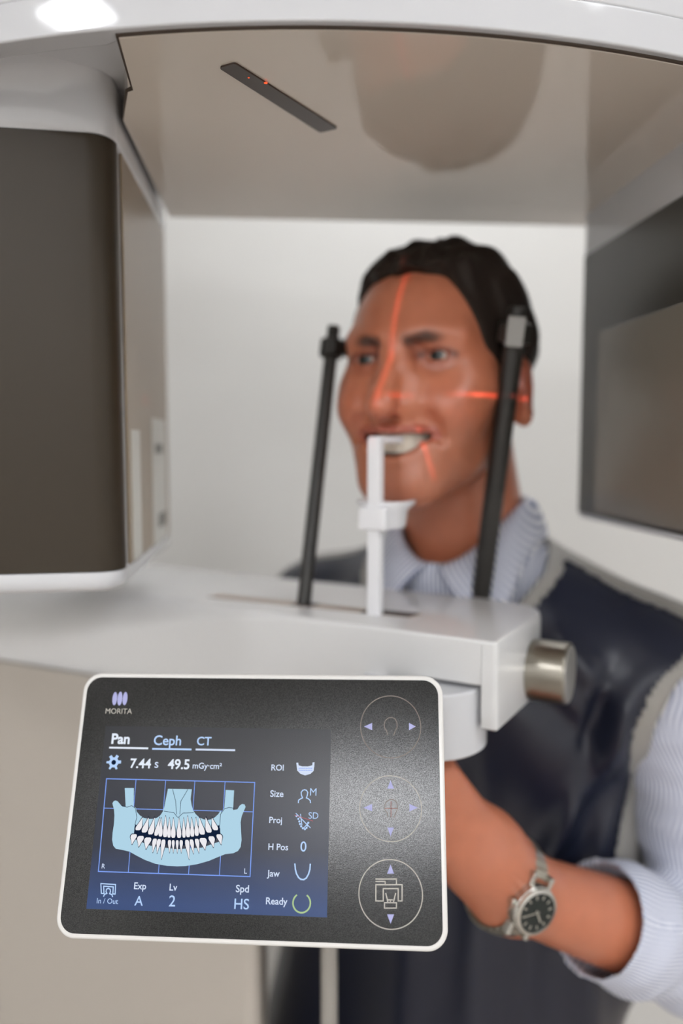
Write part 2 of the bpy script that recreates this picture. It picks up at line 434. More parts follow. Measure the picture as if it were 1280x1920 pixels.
def glass_mat():
    m = mat('black glass', srgb(10, 9, 8), 0.18)
    nt = m.node_tree; b = nt.nodes['Principled BSDF']
    b.inputs['IOR'].default_value = 1.43
    tc = nt.nodes.new('ShaderNodeTexCoord')
    n = nt.nodes.new('ShaderNodeTexNoise'); n.inputs['Scale'].default_value = 1900; n.inputs['Detail'].default_value = 2
    nt.links.new(tc.outputs['Object'], n.inputs['Vector'])
    bp = nt.nodes.new('ShaderNodeBump'); bp.inputs['Strength'].default_value = 0.4; bp.inputs['Distance'].default_value = 0.00004
    nt.links.new(n.outputs['Fac'], bp.inputs['Height']); nt.links.new(bp.outputs['Normal'], b.inputs['Normal'])
    n3 = nt.nodes.new('ShaderNodeTexNoise'); n3.inputs['Scale'].default_value = 2500; n3.inputs['Detail'].default_value = 1
    nt.links.new(tc.outputs['Object'], n3.inputs['Vector'])
    m3 = nt.nodes.new('ShaderNodeMapRange'); m3.inputs['From Min'].default_value = .36; m3.inputs['From Max'].default_value = .64
    m3.inputs['To Min'].default_value = .30; m3.inputs['To Max'].default_value = .74
    nt.links.new(n3.outputs['Fac'], m3.inputs['Value']); nt.links.new(m3.outputs[0], b.inputs['Specular IOR Level'])
    return m
glass = obj('glass', prism(rr(PW - .0058, PH - .0058, .009), -.002, .0003), glass_mat(), panel, smooth=False)

# screen: dark blue backlight gradient, glass reflection partly put into the emission
def screen_mat():
    m = bpy.data.materials.new('lit screen'); m.use_nodes = True; nt = m.node_tree
    b = nt.nodes['Principled BSDF']; b.inputs['Base Color'].default_value = srgb(8, 8, 9); b.inputs['IOR'].default_value = 1.38; b.inputs['Roughness'].default_value = 0.26
    b.inputs['Emission Color'].default_value = srgb(40, 47, 66); b.inputs['Emission Strength'].default_value = 1.0
    tc = nt.nodes.new('ShaderNodeTexCoord'); sp = nt.nodes.new('ShaderNodeSeparateXYZ'); mr = nt.nodes.new('ShaderNodeMapRange')
    nt.links.new(tc.outputs['Object'], sp.inputs[0]); nt.links.new(sp.outputs['Y'], mr.inputs['Value'])
    mr.inputs['From Min'].default_value = -.055; mr.inputs['From Max'].default_value = .03
    cr_ = nt.nodes.new('ShaderNodeValToRGB'); e = cr_.color_ramp.elements
    e[0].position = 0; e[0].color = srgb(26, 60, 114); e[1].position = 1; e[1].color = srgb(26, 28, 34)
    e2 = e.new(.35); e2.color = srgb(17, 27, 50)
    nt.links.new(mr.outputs[0], cr_.inputs['Fac']); nt.links.new(cr_.outputs['Color'], b.inputs['Emission Color'])
    return m
def flat(bm, pts, z):
    vs_ = [bm.verts.new((x, y, z)) for x, y in pts]; return bm.faces.new(vs_)
def flat_obj(name, polys, z, m, parent, th=.00003):
    bm = bmesh.new()
    for p in polys:
        a = sum(p[i][0] * p[(i + 1) % len(p)][1] - p[(i + 1) % len(p)][0] * p[i][1] for i in range(len(p)))
        if a < 0: p = p[::-1]
        add_prism(bm, p, z - th, z)
    return obj(name, bm, m, parent, smooth=False)
def ribbon(pts, w, closed=False):
    """outline pieces of a line of width w through pts"""
    out = []; n = len(pts)
    P_ = [Vector(p) for p in pts]
    for i in range(n if closed else n - 1):
        a, b = P_[i], P_[(i + 1) % n]
        d = (b - a)
        if d.length < 1e-9: continue
        d.normalize(); s = Vector((-d.y, d.x)) * (w / 2); e = d * (w * .35)
        out.append([tuple(a - e - s), tuple(b + e - s), tuple(b + e + s), tuple(a - e + s)])
    return out
def arcp(c, rx, ry, a0=0, a1=360, n=48):
    return [(c[0] + rx * math.cos(R(a0 + (a1 - a0) * k / n)), c[1] + ry * math.sin(R(a0 + (a1 - a0) * k / n))) for k in range(n + (0 if a1 - a0 == 360 else 1))]

ZS = .0004
screen = obj('screen', prism([Q1(x, y) for x, y in ((165, 1060), (1195, 1097), (1213, 292), (248, 277))], -.001, ZS), screen_mat(), panel, smooth=False)
E_white = emit('screen white', srgb(232, 240, 252), 1.0)
E_soft = emit('screen soft white', srgb(214, 226, 248), 1.0)
E_blue = emit('screen pale blue', srgb(186, 214, 252), 1.0)
E_line = emit('screen line blue', srgb(130, 164, 244), 1.0)
E_bone = emit('screen bone blue', srgb(176, 212, 231), 1.0)
E_tooth = emit('screen tooth white', srgb(236, 235, 240), 1.0)
E_navy = emit('screen navy', srgb(18, 32, 58), 1.0)
E_green = emit('screen green', srgb(178, 205, 150), 1.0)
E_red = emit('screen red', srgb(190, 110, 120), 1.0)
M_print = mat('grey printed marks', srgb(176, 172, 164), 0.5)
M_printf = mat('faint printed marks', srgb(122, 112, 105), 0.5)
M_printr = mat('faint red printed marks', srgb(130, 84, 78), 0.5)
M_lav = mat('lavender printed marks', srgb(158, 160, 205), 0.5)

def text(s, x0, xb, x1, m, parent, name, Q=Q1, bold=0.0, z=ZS + .0002):
    """s written on the glass from photo point x0 to x1 on the base line xb"""
    cu = bpy.data.curves.new(name, 'FONT'); cu.body = s; cu.offset = 0.0 if 'M' in s else bold * 1.25; cu.fill_mode = 'FRONT'; cu.resolution_u = 4
    t = bpy.data.objects.new('tmp', cu); C.objects.link(t)
    bpy.context.view_layer.update()
    me = bpy.data.meshes.new_from_object(t.evaluated_get(bpy.context.evaluated_depsgraph_get()))
    bpy.data.objects.remove(t); bpy.data.curves.remove(cu)
    xs = [v.co.x for v in me.vertices]; w0, w1 = min(xs), max(xs)
    a = Vector(Q(x0, xb)); b = Vector(Q(x1, xb)); k = (b - a).length / (w1 - w0); ex = Vector((1, 0)); ey = Vector((0, 1))
    for v in me.vertices:
        q = a + ex * ((v.co.x - w0) * k) + ey * (v.co.y * k)
        v.co = (q.x, q.y, z)
    me.name = name
    return link(name, me, m, parent, smooth=False)

for s, a, y, b, m, bo in (('Pan', 272, 352, 350, E_white, .025), ('Ceph', 453, 358, 570, E_blue, .012), ('CT', 638, 359, 700, E_blue, .012)):
    text(s, a, y, b, m, screen, 'tab_label', bold=bo)
for a, y, b, m in ((266, 370, 428, E_white), (450, 375, 613, E_blue), (636, 378, 800, E_soft)):
    flat_obj('tab_underline', ribbon([Q1(a, y), Q1(b, y + 3)], .00105), ZS + .0002, m, screen)
for s, a, y, b, m, bo in (('7.44', 352, 456, 441, E_white, .018), ('s', 457, 456, 473, E_soft, .005), ('49.5', 513, 460, 606, E_white, .018), ('mGy\u00b7cm\u00b2', 620, 459, 745, E_soft, .012)):
    text(s, a, y, b, m, screen, 'dose_text', bold=bo)
for s, a, y, b in (('ROI', 957, 467, 1010), ('Size', 952, 580, 1009), ('Proj', 948, 692, 1003), ('H Pos', 944, 807, 1029), ('Jaw', 938, 921, 993), ('Ready', 934, 1040, 1026)):
    text(s, a, y, b, E_soft, screen, 'menu_label', bold=.012)
for s, a, y, b in (('Exp', 369, 975, 421), ('Lv', 521, 981, 554), ('Spd', 805, 988, 861)):
    text(s, a, y, b, E_soft, screen, 'setting_label', bold=.012)
for s, a, y, b in (('A', 371, 1045, 407), ('2', 518, 1049, 545), ('HS', 798, 1060, 861), ('0', 1081, 814, 1107)):
    text(s, a, y, b, E_blue, screen, 'setting_value', bold=.006)
text('M', 1123, 575, 1150, E_blue, screen, 'size_value'); text('SD', 1116, 674, 1158, E_blue, screen, 'projection_value')
text('In / Out', 210, 1036, 301, E_blue, screen, 'in_out_label'); text('R', 231, 887, 245, E_soft, screen, 'side_letter'); text('L', 841, 909, 853, E_soft, screen, 'side_letter')
lw_ = .00042
# frame of the jaw picture
fr = []
fr += ribbon([Q1(252, 503), Q1(886, 519), Q1(866, 922), Q1(217, 900)], lw_ * 1.3, True)
for (xa, ya), (xb, yb) in (((378, 507), (345, 904)), ((505, 510), (474, 908)), ((630, 513), (603, 912)), ((759, 516), (735, 917)), ((243, 629), (880, 645))):
    fr += ribbon([Q1(xa, ya), Q1(xb, yb)], lw_)
flat_obj('grid_frame', fr, ZS + .00012, E_line, screen)
bone = [[(330, 543), (369, 543), (368, 640), (335, 640)], [(762, 551), (798, 553), (793, 645), (755, 640)],
        [(515, 546), (617, 548), (612, 590), (616, 615), (622, 638), (634, 655), (648, 668), (665, 676), (682, 680), (700, 677), (716, 668), (730, 655), (741, 638), (748, 700), (700, 760), (560, 775), (400, 755), (368, 700), (374, 628), (382, 645), (395, 660), (412, 671), (430, 675), (450, 675), (467, 671), (482, 660), (492, 645), (500, 622), (506, 590)],
        [(277, 608), (283, 599), (291, 596), (300, 600), (310, 612), (320, 622), (340, 625), (360, 618), (378, 628), (384, 660), (372, 700), (368, 760), (440, 790), (553, 805), (660, 798), (742, 770), (737, 700), (738, 655), (755, 630), (776, 628), (795, 637), (812, 634), (822, 618), (832, 611), (843, 613), (847, 624), (838, 645), (830, 665), (826, 690), (828, 730), (830, 765), (826, 795), (815, 812), (795, 822), (760, 826), (730, 838), (690, 855), (640, 869), (590, 877), (553, 878), (510, 876), (460, 867), (415, 850), (380, 832), (350, 815), (315, 807), (292, 803), (281, 790), (276, 765), (278, 735), (284, 695), (286, 660), (284, 635)]]
flat_obj('jaw_picture', [[Q1(*p) for p in q] for q in bone], ZS + .00018, E_bone, screen)
dk = [[(374, 698), (371, 745), (420, 768), (470, 780), (553, 790), (650, 782), (710, 765), (737, 748), (736, 700), (700, 722), (640, 738), (560, 745), (450, 730)]]
flat_obj('bite_gap', [[Q1(*p) for p in q] for q in dk], ZS + .00024, E_navy, screen)
dl = []
for pl in ([(535, 548), (548, 600), (552, 655)], [(600, 549), (570, 600), (566, 655)], [(498, 642), (540, 648), (556, 668)], [(625, 648), (580, 650), (560, 668)], [(316, 618), (340, 625), (360, 618), (376, 630), (382, 668), (374, 700)], [(800, 630), (776, 626), (757, 632), (740, 655), (737, 700)]):
    dl += ribbon([Q1(*p) for p in pl], .00028)
flat_obj('jaw_contour', dl, ZS + .00028, E_navy, screen)
def tooth(xc, yc, yr, w, lean):
    sg = 1 if yr > yc else -1
    n = 10; pts = []
    prof = [(0, .55), (.06, .85), (.18, 1.0), (.32, .96), (.45, .78), (.6, .55), (.8, .3), (.95, .14), (1.0, .04)]
    for t, k in prof: pts.append((xc + lean * t - w / 2 * k, yc + (yr - yc) * t))
    for t, k in prof[::-1]: pts.append((xc + lean * t + w / 2 * k, yc + (yr - yc) * t))
    return pts
upper = [(386, 25), (413, 25), (440, 24), (464, 18), (483, 17), (503, 19), (520, 15), (538, 19), (563, 19), (584, 15), (602, 18), (620, 17), (639, 18), (663, 25), (692, 25), (720, 24)]
lower = [(371, 26), (400, 28), (431, 30), (460, 18), (478, 17), (497, 18), (522, 14), (538, 12), (555, 12), (572, 14), (596, 18), (615, 17), (638, 18), (664, 30), (700, 26), (733, 24)]
tt, to = [], []
for x, w in upper:
    k = 1 - ((x - 553) / 185) ** 2; yb = 716 + 40 * max(k, 0); L = 42 + 42 * max(k, 0) ** .8 + (8 if x in (503, 602) else 0); ln = (x - 553) * -.05 + 6 * (1 if x < 553 else -1) * 0 + (12 if x < 470 else (-8 if x > 640 else 0))
    tt.append(tooth(x, yb, yb - L, w, ln)); to.append(tooth(x, yb + 3, yb - L - 5, w + 6, ln))
for x, w in lower:
    k = 1 - ((x - 553) / 190) ** 2; yb = 738 + 28 * max(k, 0); L = 42 + 12 * max(k, 0) + (22 if x in (497, 596) else 0) + (8 if 455 < x < 500 or 590 < x < 640 else 0); ln = (-10 if x < 500 else (10 if x > 590 else 0))
    tt.append(tooth(x, yb, yb + L, w, ln)); to.append(tooth(x, yb - 3, yb + L + 4, w + 6, ln))
flat_obj('tooth_outlines', [[Q1(*p) for p in q] for q in to], ZS + .00032, E_navy, screen)
flat_obj('teeth_picture', [[Q1(*p) for p in q] for q in tt], ZS + .00038, E_tooth, screen)
# small icons
gc = Q1(283, 433)
gear = []
for k in range(48):
    a = 2 * math.pi * k / 48; r = .0037 + .0008 * (1 if math.cos(6 * a) > 0 else -1); gear.append((gc[0] + r * math.cos(a), gc[1] + r * math.sin(a)))
gi = [gear]
flat_obj('gear_icon', gi, ZS + .0002, E_blue, screen)
flat_obj('gear_hole', [arcp(gc, .0014, .0014, n=20)], ZS + .00026, E_navy, screen)
flat_obj('roi_icon', [[Q1(*p) for p in ((1064, 435), (1072, 434), (1074, 446), (1090, 450), (1115, 450), (1132, 446), (1134, 433), (1142, 433), (1141, 450), (1138, 470), (1125, 482), (1102, 489), (1082, 482), (1068, 468))]], ZS + .0002, E_soft, screen)
flat_obj('roi_icon_mark', sum([ribbon([Q1(x, 458 + dy), Q1(x + 7, 458 + dy)], .0003) for x in range(1075, 1128, 10) for dy in (0, 9)], []), ZS + .00026, E_line, screen)
flat_obj('person_icon', ribbon([Q1(*p) for p in ((1073, 606), (1074, 595), (1084, 588), (1091, 585), (1086, 574), (1085, 562), (1091, 553), (1100, 550), (1108, 553), (1113, 562), (1111, 575), (1107, 585), (1116, 589), (1124, 597), (1125, 606))], .0006), ZS + .0002, E_blue, screen)
pj = []
for x, y in ((1065, 663), (1073, 675), (1077, 686), (1080, 697), (1085, 707), (1092, 715), (1101, 719), (1108, 713), (1112, 703), (1115, 692)):
    pj.append(arcp(Q1(x, y), .0006, .0006, n=10))
pj += ribbon([Q1(1063, 652), Q1(1124, 713)], .0005) + ribbon([Q1(1082, 655), Q1(1088, 700)], .0005) + ribbon([Q1(1118, 690), Q1(1094, 716)], .0005)
flat_obj('projection_icon', pj, ZS + .0002, E_blue, screen)
flat_obj('projection_axis', ribbon([Q1(1058, 659), Q1(1135, 684)], .0003), ZS + .00026, E_red, screen)
flat_obj('jaw_icon', ribbon([Q1(*p) for p in ((1058, 868), (1060, 890), (1065, 910), (1074, 926), (1084, 934), (1096, 935), (1107, 928), (1116, 912), (1122, 892), (1124, 869))], .0008), ZS + .0002, E_blue, screen)
rc = Q1(1087, 1035)
flat_obj('ready_ring', ribbon(arcp(rc, .0049, .0049, 128, 412, 36), .00085), ZS + .0002, E_green, screen)
io = ribbon([Q1(*p) for p in ((230, 994), (228, 952), (291, 956), (289, 997), (279, 996), (281, 966), (240, 963), (241, 994))], .0006, True)
io += ribbon([Q1(*p) for p in ((240, 1006), (243, 998), (254, 994), (250, 986), (252, 976), (260, 972), (268, 977), (269, 987), (265, 995), (275, 999), (278, 1008))], .0006)
flat_obj('in_out_icon', io, ZS + .0002, E_blue, screen)

# maker's mark
flat_obj('logo', [arcp(Q1(287, 160), .0015, .0040, n=24), arcp(Q1(331, 160), .0015, .0040, n=24), arcp(Q1(309, 160), .00152, .0042, n=24)], ZS + .0001, M_lav, glass)
text('MORITA', 247, 224, 360, M_print, glass, 'maker_name', z=ZS + .0001, bold=.004)

# touch buttons printed on the glass
def btn(cx_, cy_, rx, m, tris, name='touch_button', w=.00045):
    c = Q2(cx_, cy_); r = abs(Q2(cx_ + rx, cy_)[0] - c[0])
    o = flat_obj(name, ribbon(arcp(c, r, r, n=72), w, True), ZS + .0001, m, glass)
    for t in tris: flat_obj('arrow', [[Q2(*p) for p in t]], ZS + .0001, M_lav, o)
    return o
b1 = btn(325, 449, 139, M_printf, [((203, 449), (240, 432), (240, 466)), ((440, 449), (410, 432), (410, 466))])
head1 = lambda x, y: ribbon([Q2(x + a, y + b) for a, b in ((-14, 40), (-18, 22), (-28, 8), (-30, -8), (-24, -26), (-10, -38), (8, -40), (22, -32), (29, -16), (30, 4), (22, 22), (14, 42))], .0004)
flat_obj('head_icon', head1(325, 447), ZS + .0001, M_printf, b1)
b2 = btn(325, 826, 143, M_print, [((325, 697), (310, 735), (340, 735)), ((325, 955), (310, 915), (340, 915)), ((200, 823), (240, 806), (240, 840)), ((450, 823), (412, 806), (412, 840))])
flat_obj('head_icon', head1(327, 825), ZS + .0001, M_printf, b2)
flat_obj('cross_line', ribbon([Q2(300, 826), Q2(354, 826)], .0004) + ribbon([Q2(327, 795), Q2(327, 865)], .0004), ZS + .0001, M_printr, b2)
b3 = btn(325, 1221, 147, M_print, [((325, 1085), (309, 1127), (341, 1127)), ((325, 1358), (309, 1315), (341, 1315))], w=.00055)
dv = []
for pl, cl in (([(257, 1152), (352, 1152), (352, 1177)], 0), ([(257, 1163), (300, 1163), (300, 1177)], 0), ([(257, 1178), (378, 1178), (378, 1253), (360, 1253), (360, 1196), (291, 1196), (291, 1253), (257, 1253)], 1), ([(303, 1218), (313, 1260)], 0), ([(348, 1218), (338, 1260)], 0), ([(297, 1261), (352, 1261), (352, 1286), (297, 1286)], 1), ([(314, 1248), (334, 1248)], 0), ([(324, 1248), (324, 1260)], 0)):
    dv += ribbon([Q2(*p) for p in pl], .0006, bool(cl))
flat_obj('machine_icon', dv, ZS + .0001, M_print, b3)
# bracket that carries the panel from the swivel hub
bm = bmesh.new()
hw = Vector((W(796, 1350, .562).x, W(796, 1350, .562).y, CZ - .189))
iv = panel.matrix_world.inverted()
hl = iv @ hw; hl.x -= .014
add_tube(bm, [Vector((hl.x, hl.y - .012, -.0125)), Vector((hl.x, hl.y - .008, hl.z * .5)), hl], .010, seg=24)
obj('bracket', bm, M_satin, panel, angle=50)
bpy.context.view_layer.update()

# ------------------------------------------------------------------ the man
class Field:
    """signed distance field on a grid of uneven spacing, meshed with surface nets"""
    def __init__(s, xs, ys, zs):
        s.ax = [np.asarray(a, np.float32) for a in (xs, ys, zs)]
        s.v = np.full([len(a) for a in s.ax], 0.2, np.float32)
    def _box(s, lo, hi):
        sl = []; g = []
        for i in range(3):
            a = np.searchsorted(s.ax[i], lo[i]); b = np.searchsorted(s.ax[i], hi[i])
            sl.append(slice(a, b)); g.append(s.ax[i][a:b])
        return tuple(sl), g[0][:, None, None], g[1][None, :, None], g[2][None, None, :]
    def _apply(s, sl, d, k, op):
        v = s.v[sl]
        if op == 'sub': d = -d; v2 = -v
        else: v2 = v
        if op == 'sub' or op == 'add':
            a = np.minimum(v2, d if op == 'add' else d * -1 * -1)
        if op == 'add':
            h = np.maximum(k - np.abs(v - d), 0) / max(k, 1e-6); s.v[sl] = np.minimum(v, d) - h * h * k / 4
        else:                                   # d is already the negated distance of the cutter
            h = np.maximum(k - np.abs(v - d), 0) / max(k, 1e-6); s.v[sl] = np.maximum(v, d) + h * h * k / 4
    def ell(s, c, r, k=.01, op='add', rz=0.0, ry=0.0, rx=0.0):
        m = max(r) + k + .02
        sl, X, Y, Z = s._box([c[i] - m for i in range(3)], [c[i] + m for i in range(3)])
        X = X - c[0]; Y = Y - c[1]; Z = Z - c[2]
        if rz: X, Y = X * math.cos(rz) + Y * math.sin(rz), -X * math.sin(rz) + Y * math.cos(rz)
        if rx: Y, Z = Y * math.cos(rx) + Z * math.sin(rx), -Y * math.sin(rx) + Z * math.cos(rx)
        if ry: X, Z = X * math.cos(ry) - Z * math.sin(ry), X * math.sin(ry) + Z * math.cos(ry)
        k0 = np.sqrt((X / r[0]) ** 2 + (Y / r[1]) ** 2 + (Z / r[2]) ** 2)
        k1 = np.sqrt((X / r[0] ** 2) ** 2 + (Y / r[1] ** 2) ** 2 + (Z / r[2] ** 2) ** 2) + 1e-9
        d = np.maximum(k0 * (k0 - 1) / k1, -min(r))
        s._apply(sl, d.astype(np.float32), k, op)
    def cap(s, a, b, ra, rb_=None, k=.01, op='add'):
        rb_ = ra if rb_ is None else rb_
        m = max(ra, rb_) + k + .02
        sl, X, Y, Z = s._box([min(a[i], b[i]) - m for i in range(3)], [max(a[i], b[i]) + m for i in range(3)])
        ba = [b[i] - a[i] for i in range(3)]; L = sum(q * q for q in ba) + 1e-12
        h = np.clip(((X - a[0]) * ba[0] + (Y - a[1]) * ba[1] + (Z - a[2]) * ba[2]) / L, 0, 1)
        d = np.sqrt((X - a[0] - h * ba[0]) ** 2 + (Y - a[1] - h * ba[1]) ** 2 + (Z - a[2] - h * ba[2]) ** 2) - (ra + (rb_ - ra) * h)
        s._apply(sl, d.astype(np.float32), k, op)
    def chain(s, pts, rs, k=.006, op='add'):
        for i in range(len(pts) - 1): s.cap(pts[i], pts[i + 1], rs[i], rs[i + 1], k, op)
    def mesh(s):
        v = s.v; n = v.shape
        neg = v < 0
        cnt = np.zeros([q - 1 for q in n], np.int8)
        for dx in (0, 1):
            for dy in (0, 1):
                for dz in (0, 1):
                    cnt += neg[dx:n[0] - 1 + dx, dy:n[1] - 1 + dy, dz:n[2] - 1 + dz]
        I = np.argwhere((cnt > 0) & (cnt < 8))
        idx = np.full([q - 1 for q in n], -1, np.int32); idx[tuple(I.T)] = np.arange(len(I))
        acc = np.zeros((len(I), 3)); num = np.zeros(len(I))
        cs = [(a, b, c) for a in (0, 1) for b in (0, 1) for c in (0, 1)]
        for A in cs:
            for B in cs:
                if sum(abs(A[q] - B[q]) for q in range(3)) != 1 or A > B: continue
                va = v[I[:, 0] + A[0], I[:, 1] + A[1], I[:, 2] + A[2]].astype(float); vb = v[I[:, 0] + B[0], I[:, 1] + B[1], I[:, 2] + B[2]].astype(float)
                c = (va < 0) != (vb < 0)
                t = np.where(c, va / np.where(c, va - vb, 1), 0)
                for q in range(3): acc[:, q] += np.where(c, A[q] + t * (B[q] - A[q]), 0)
                num += c
        p = I + acc / num[:, None]
        P = np.stack([np.interp(p[:, q], np.arange(n[q]), s.ax[q]) for q in range(3)], 1)
        F = []
        for ax in range(3):
            o1, o2 = [(1, 2), (2, 0), (0, 1)][ax]
            sa = [slice(1, n[q] - 1) for q in range(3)]; sb = list(sa)
            sa[ax] = slice(0, n[ax] - 1); sb[ax] = slice(1, n[ax])
            a = neg[tuple(sa)]; b = neg[tuple(sb)]
            for flip in (False, True):
                E = np.argwhere((a & ~b) if not flip else (~a & b))
                if not len(E): continue
                off = np.array([1, 1, 1]); off[ax] = 0; E = E + off
                def at(d1, d2):
                    q = E.copy(); q[:, o1] -= d1; q[:, o2] -= d2
                    return idx[q[:, 0], q[:, 1], q[:, 2]]
                f = np.stack([at(1, 1), at(0, 1), at(0, 0), at(1, 0)], 1)
                F.append(f[:, ::-1] if flip else f)
        return P, np.concatenate(F)

def mesh_np(name, P, F, m, parent, attrs=None, cols=None):
    me = bpy.data.meshes.new(name)
    me.vertices.add(len(P)); me.vertices.foreach_set('co', np.asarray(P, np.float32).ravel())
    me.loops.add(len(F) * 4); me.polygons.add(len(F))
    me.loops.foreach_set('vertex_index', F.astype(np.int32).ravel())
    me.polygons.foreach_set('loop_start', np.arange(0, len(F) * 4, 4, dtype=np.int32))
    me.update(calc_edges=True); me.validate()
    me.polygons.foreach_set('use_smooth', [True] * len(me.polygons))
    for k, a in (attrs or {}).items():
        at = me.attributes.new(k, 'FLOAT', 'POINT'); at.data.foreach_set('value', np.asarray(a, np.float32))
    if cols is not None:
        at = me.attributes.new('tone', 'FLOAT_COLOR', 'POINT'); at.data.foreach_set('color', np.concatenate([cols, np.ones((len(P), 1))], 1).astype(np.float32).ravel())
    if m: me.materials.append(m)
    o = bpy.data.objects.new(name, me); C.objects.link(o)
    if parent: o.parent = parent
    return o
def compact(P, F):
    u, inv = np.unique(F, return_inverse=True); return P[u], inv.reshape(F.shape), u
def smooth_np(P, F, it=2, w=.5):
    n = len(P)
    for _ in range(it):
        S = np.zeros_like(P); c = np.zeros(n)
        for a, b in ((0, 1), (1, 2), (2, 3), (3, 0)):
            for i, j in ((a, b), (b, a)):
                np.add.at(S, F[:, i], P[F[:, j]]); np.add.at(c, F[:, i], 1)
        P = P + w * (S / np.maximum(c, 1)[:, None] - P)
    return P
def normals_np(P, F):
    n = np.cross(P[F[:, 2]] - P[F[:, 0]], P[F[:, 3]] - P[F[:, 1]]); N = np.zeros_like(P)
    for q in range(4): np.add.at(N, F[:, q], n)
    return N / (np.linalg.norm(N, axis=1)[:, None] + 1e-12)
def seg_dist(P, a, b):
    a = np.array(a, float); b = np.array(b, float); ba = b - a
    h = np.clip((P - a) @ ba / (ba @ ba), 0, 1); return np.linalg.norm(P - a - h[:, None] * ba, axis=1), h
def sst(x, a, b):
    t = np.clip((x - a) / (b - a), 0, 1); return t * t * (3 - 2 * t)

HX, HY = 0.0866, 0.7198                         # centre of the head on the plan
man = empty('person', 'dark haired smiling man in navy x-ray apron and striped shirt standing in the machine', 'person', (HX, HY, 0), R(-30))
def ML(P):                                     # place -> the man's own coordinates (x his left, -y forwards)
    dx, dy = P[0] - HX, P[1] - HY
    return (dx * c30 - dy * s30, dx * s30 + dy * c30, P[2])
EZ = CZ + 0.0715                               # height of the eyes
def E3(x, y, z): return (x, y, EZ + z)

def axis(lo, hi, f0, f1, fine, coarse):
    a = list(np.arange(lo, f0, coarse)) + list(np.arange(f0, f1, fine)) + list(np.arange(f1, hi, coarse)); return a
L_SH = (.194, .105, 1.385); L_EL = ML(W(1348, 1800, .670)); L_WR = ML(W(957, 1664, .580))
R_SH = (-.185, .105, 1.402); R_EL = (-.205, .17, 1.14); R_WR = (-.17, .19, .91)
B = Field(axis(-.30, .30, -.098, .135, .0019, .0045), axis(-.21, .27, -.19, .115, .0019, .0045), axis(.73, EZ + .125, 1.22, EZ + .125, .0019, .0045))
# torso, neck, arms
B.ell((0, .12, 1.12), (.145, .088, .26), .05)
B.ell((0, .115, 1.33), (.158, .090, .16), .05)
B.cap((-.14, .11, 1.395), (.14, .11, 1.395), .048, k=.05)
B.cap(E3(0, .035, -.07), (0, .085, 1.47), .0545, .062, k=.03)
B.cap((0, .085, 1.495), (.15, .105, 1.395), .030, .040, k=.04); B.cap((0, .085, 1.495), (-.15, .105, 1.412), .030, .040, k=.04)
for S_, E_, W_, sg in ((L_SH, L_EL, L_WR, 1), (R_SH, R_EL, R_WR, -1)):
    B.ell(S_, (.044, .044, .046), .03)
    B.cap(S_, E_, .041, .035, k=.015)
    mid = tuple(E_[i] + .30 * (W_[i] - E_[i]) for i in range(3))
    B.cap(E_, mid, .035, .0400, k=.012); B.cap(mid, W_, .0400, .0275, k=.012)
# left hand closed round the grip
w = np.array(L_WR); el = np.array(L_EL); gl = np.array(ML(frame.matrix_basis @ Vector((gp.x, gp.y, 0)))) if False else None
gx, gy = gp.x + .114 * 0, gp.y
gw = Vector((A0[0] + gp.x * c30 + gp.y * s30, A0[1] - gp.x * s30 + gp.y * c30, 0)); gm = ML(gw)
kz = W(760, 1512, .552).z
pc = np.array([gm[0] + .029, gm[1] + .020, kz - .004])          # centre of the palm
B.cap(L_WR, tuple(w + (pc - w) * .5), .0275, .030, k=.014)
B.cap(L_WR, tuple(w + (pc - w) * .35 + np.array([0, 0, .004])), .0268, .028, k=.02)
for dz, dx in ((.030, 0), (.012, .002), (-.006, .002), (-.024, 0)):
    B.cap(tuple(w * .55 + pc * .45 + np.array([0, 0, dz * .6])), (pc[0] + dx + .004, pc[1] - .012, kz + dz), .0145, .0115, k=.014)
    kn_ = (pc[0] + dx + .002, pc[1] - .022, kz + dz)
    j1 = (gm[0] + .004, gm[1] - .023, kz + dz + .002); j2 = (gm[0] - .020, gm[1] - .010, kz + dz + .001); j3 = (gm[0] - .014, gm[1] + .011, kz + dz)
    B.chain([kn_, j1, j2, j3], [.0105, .0095, .0085, .0075], k=.004)
th0 = tuple(w * .45 + pc * .55 + np.array([-.010, .012, .014]))
B.chain([th0, (gm[0] + .006, gm[1] + .026, kz + .046), (gm[0] - .012, gm[1] + .012, kz + .062), (gm[0] - .018, gm[1] - .006, kz + .060)], [.016, .0125, .0105, .009], k=.008)
# right hand hanging at his side
rw = np.array(R_WR)
B.cap(R_WR, tuple(rw + (0, -.01, -.055)), .026, .030, k=.015)
for q in range(4):
    p0 = rw + np.array([.004, -.036 + .018 * q, -.075]); ln = (.9, 1.0, 1.0, .8)[q]
    B.chain([p0, p0 + np.array([.004, -.003, -.032]) * ln, p0 + np.array([.012, -.004, -.056]) * ln, p0 + np.array([.022, -.004, -.072]) * ln], [.011, .0095, .0085, .0075], k=.004)
B.chain([rw + (.004, -.03, -.03), rw + (.016, -.048, -.060), rw + (.026, -.050, -.085)], [.014, .011, .009], k=.006)
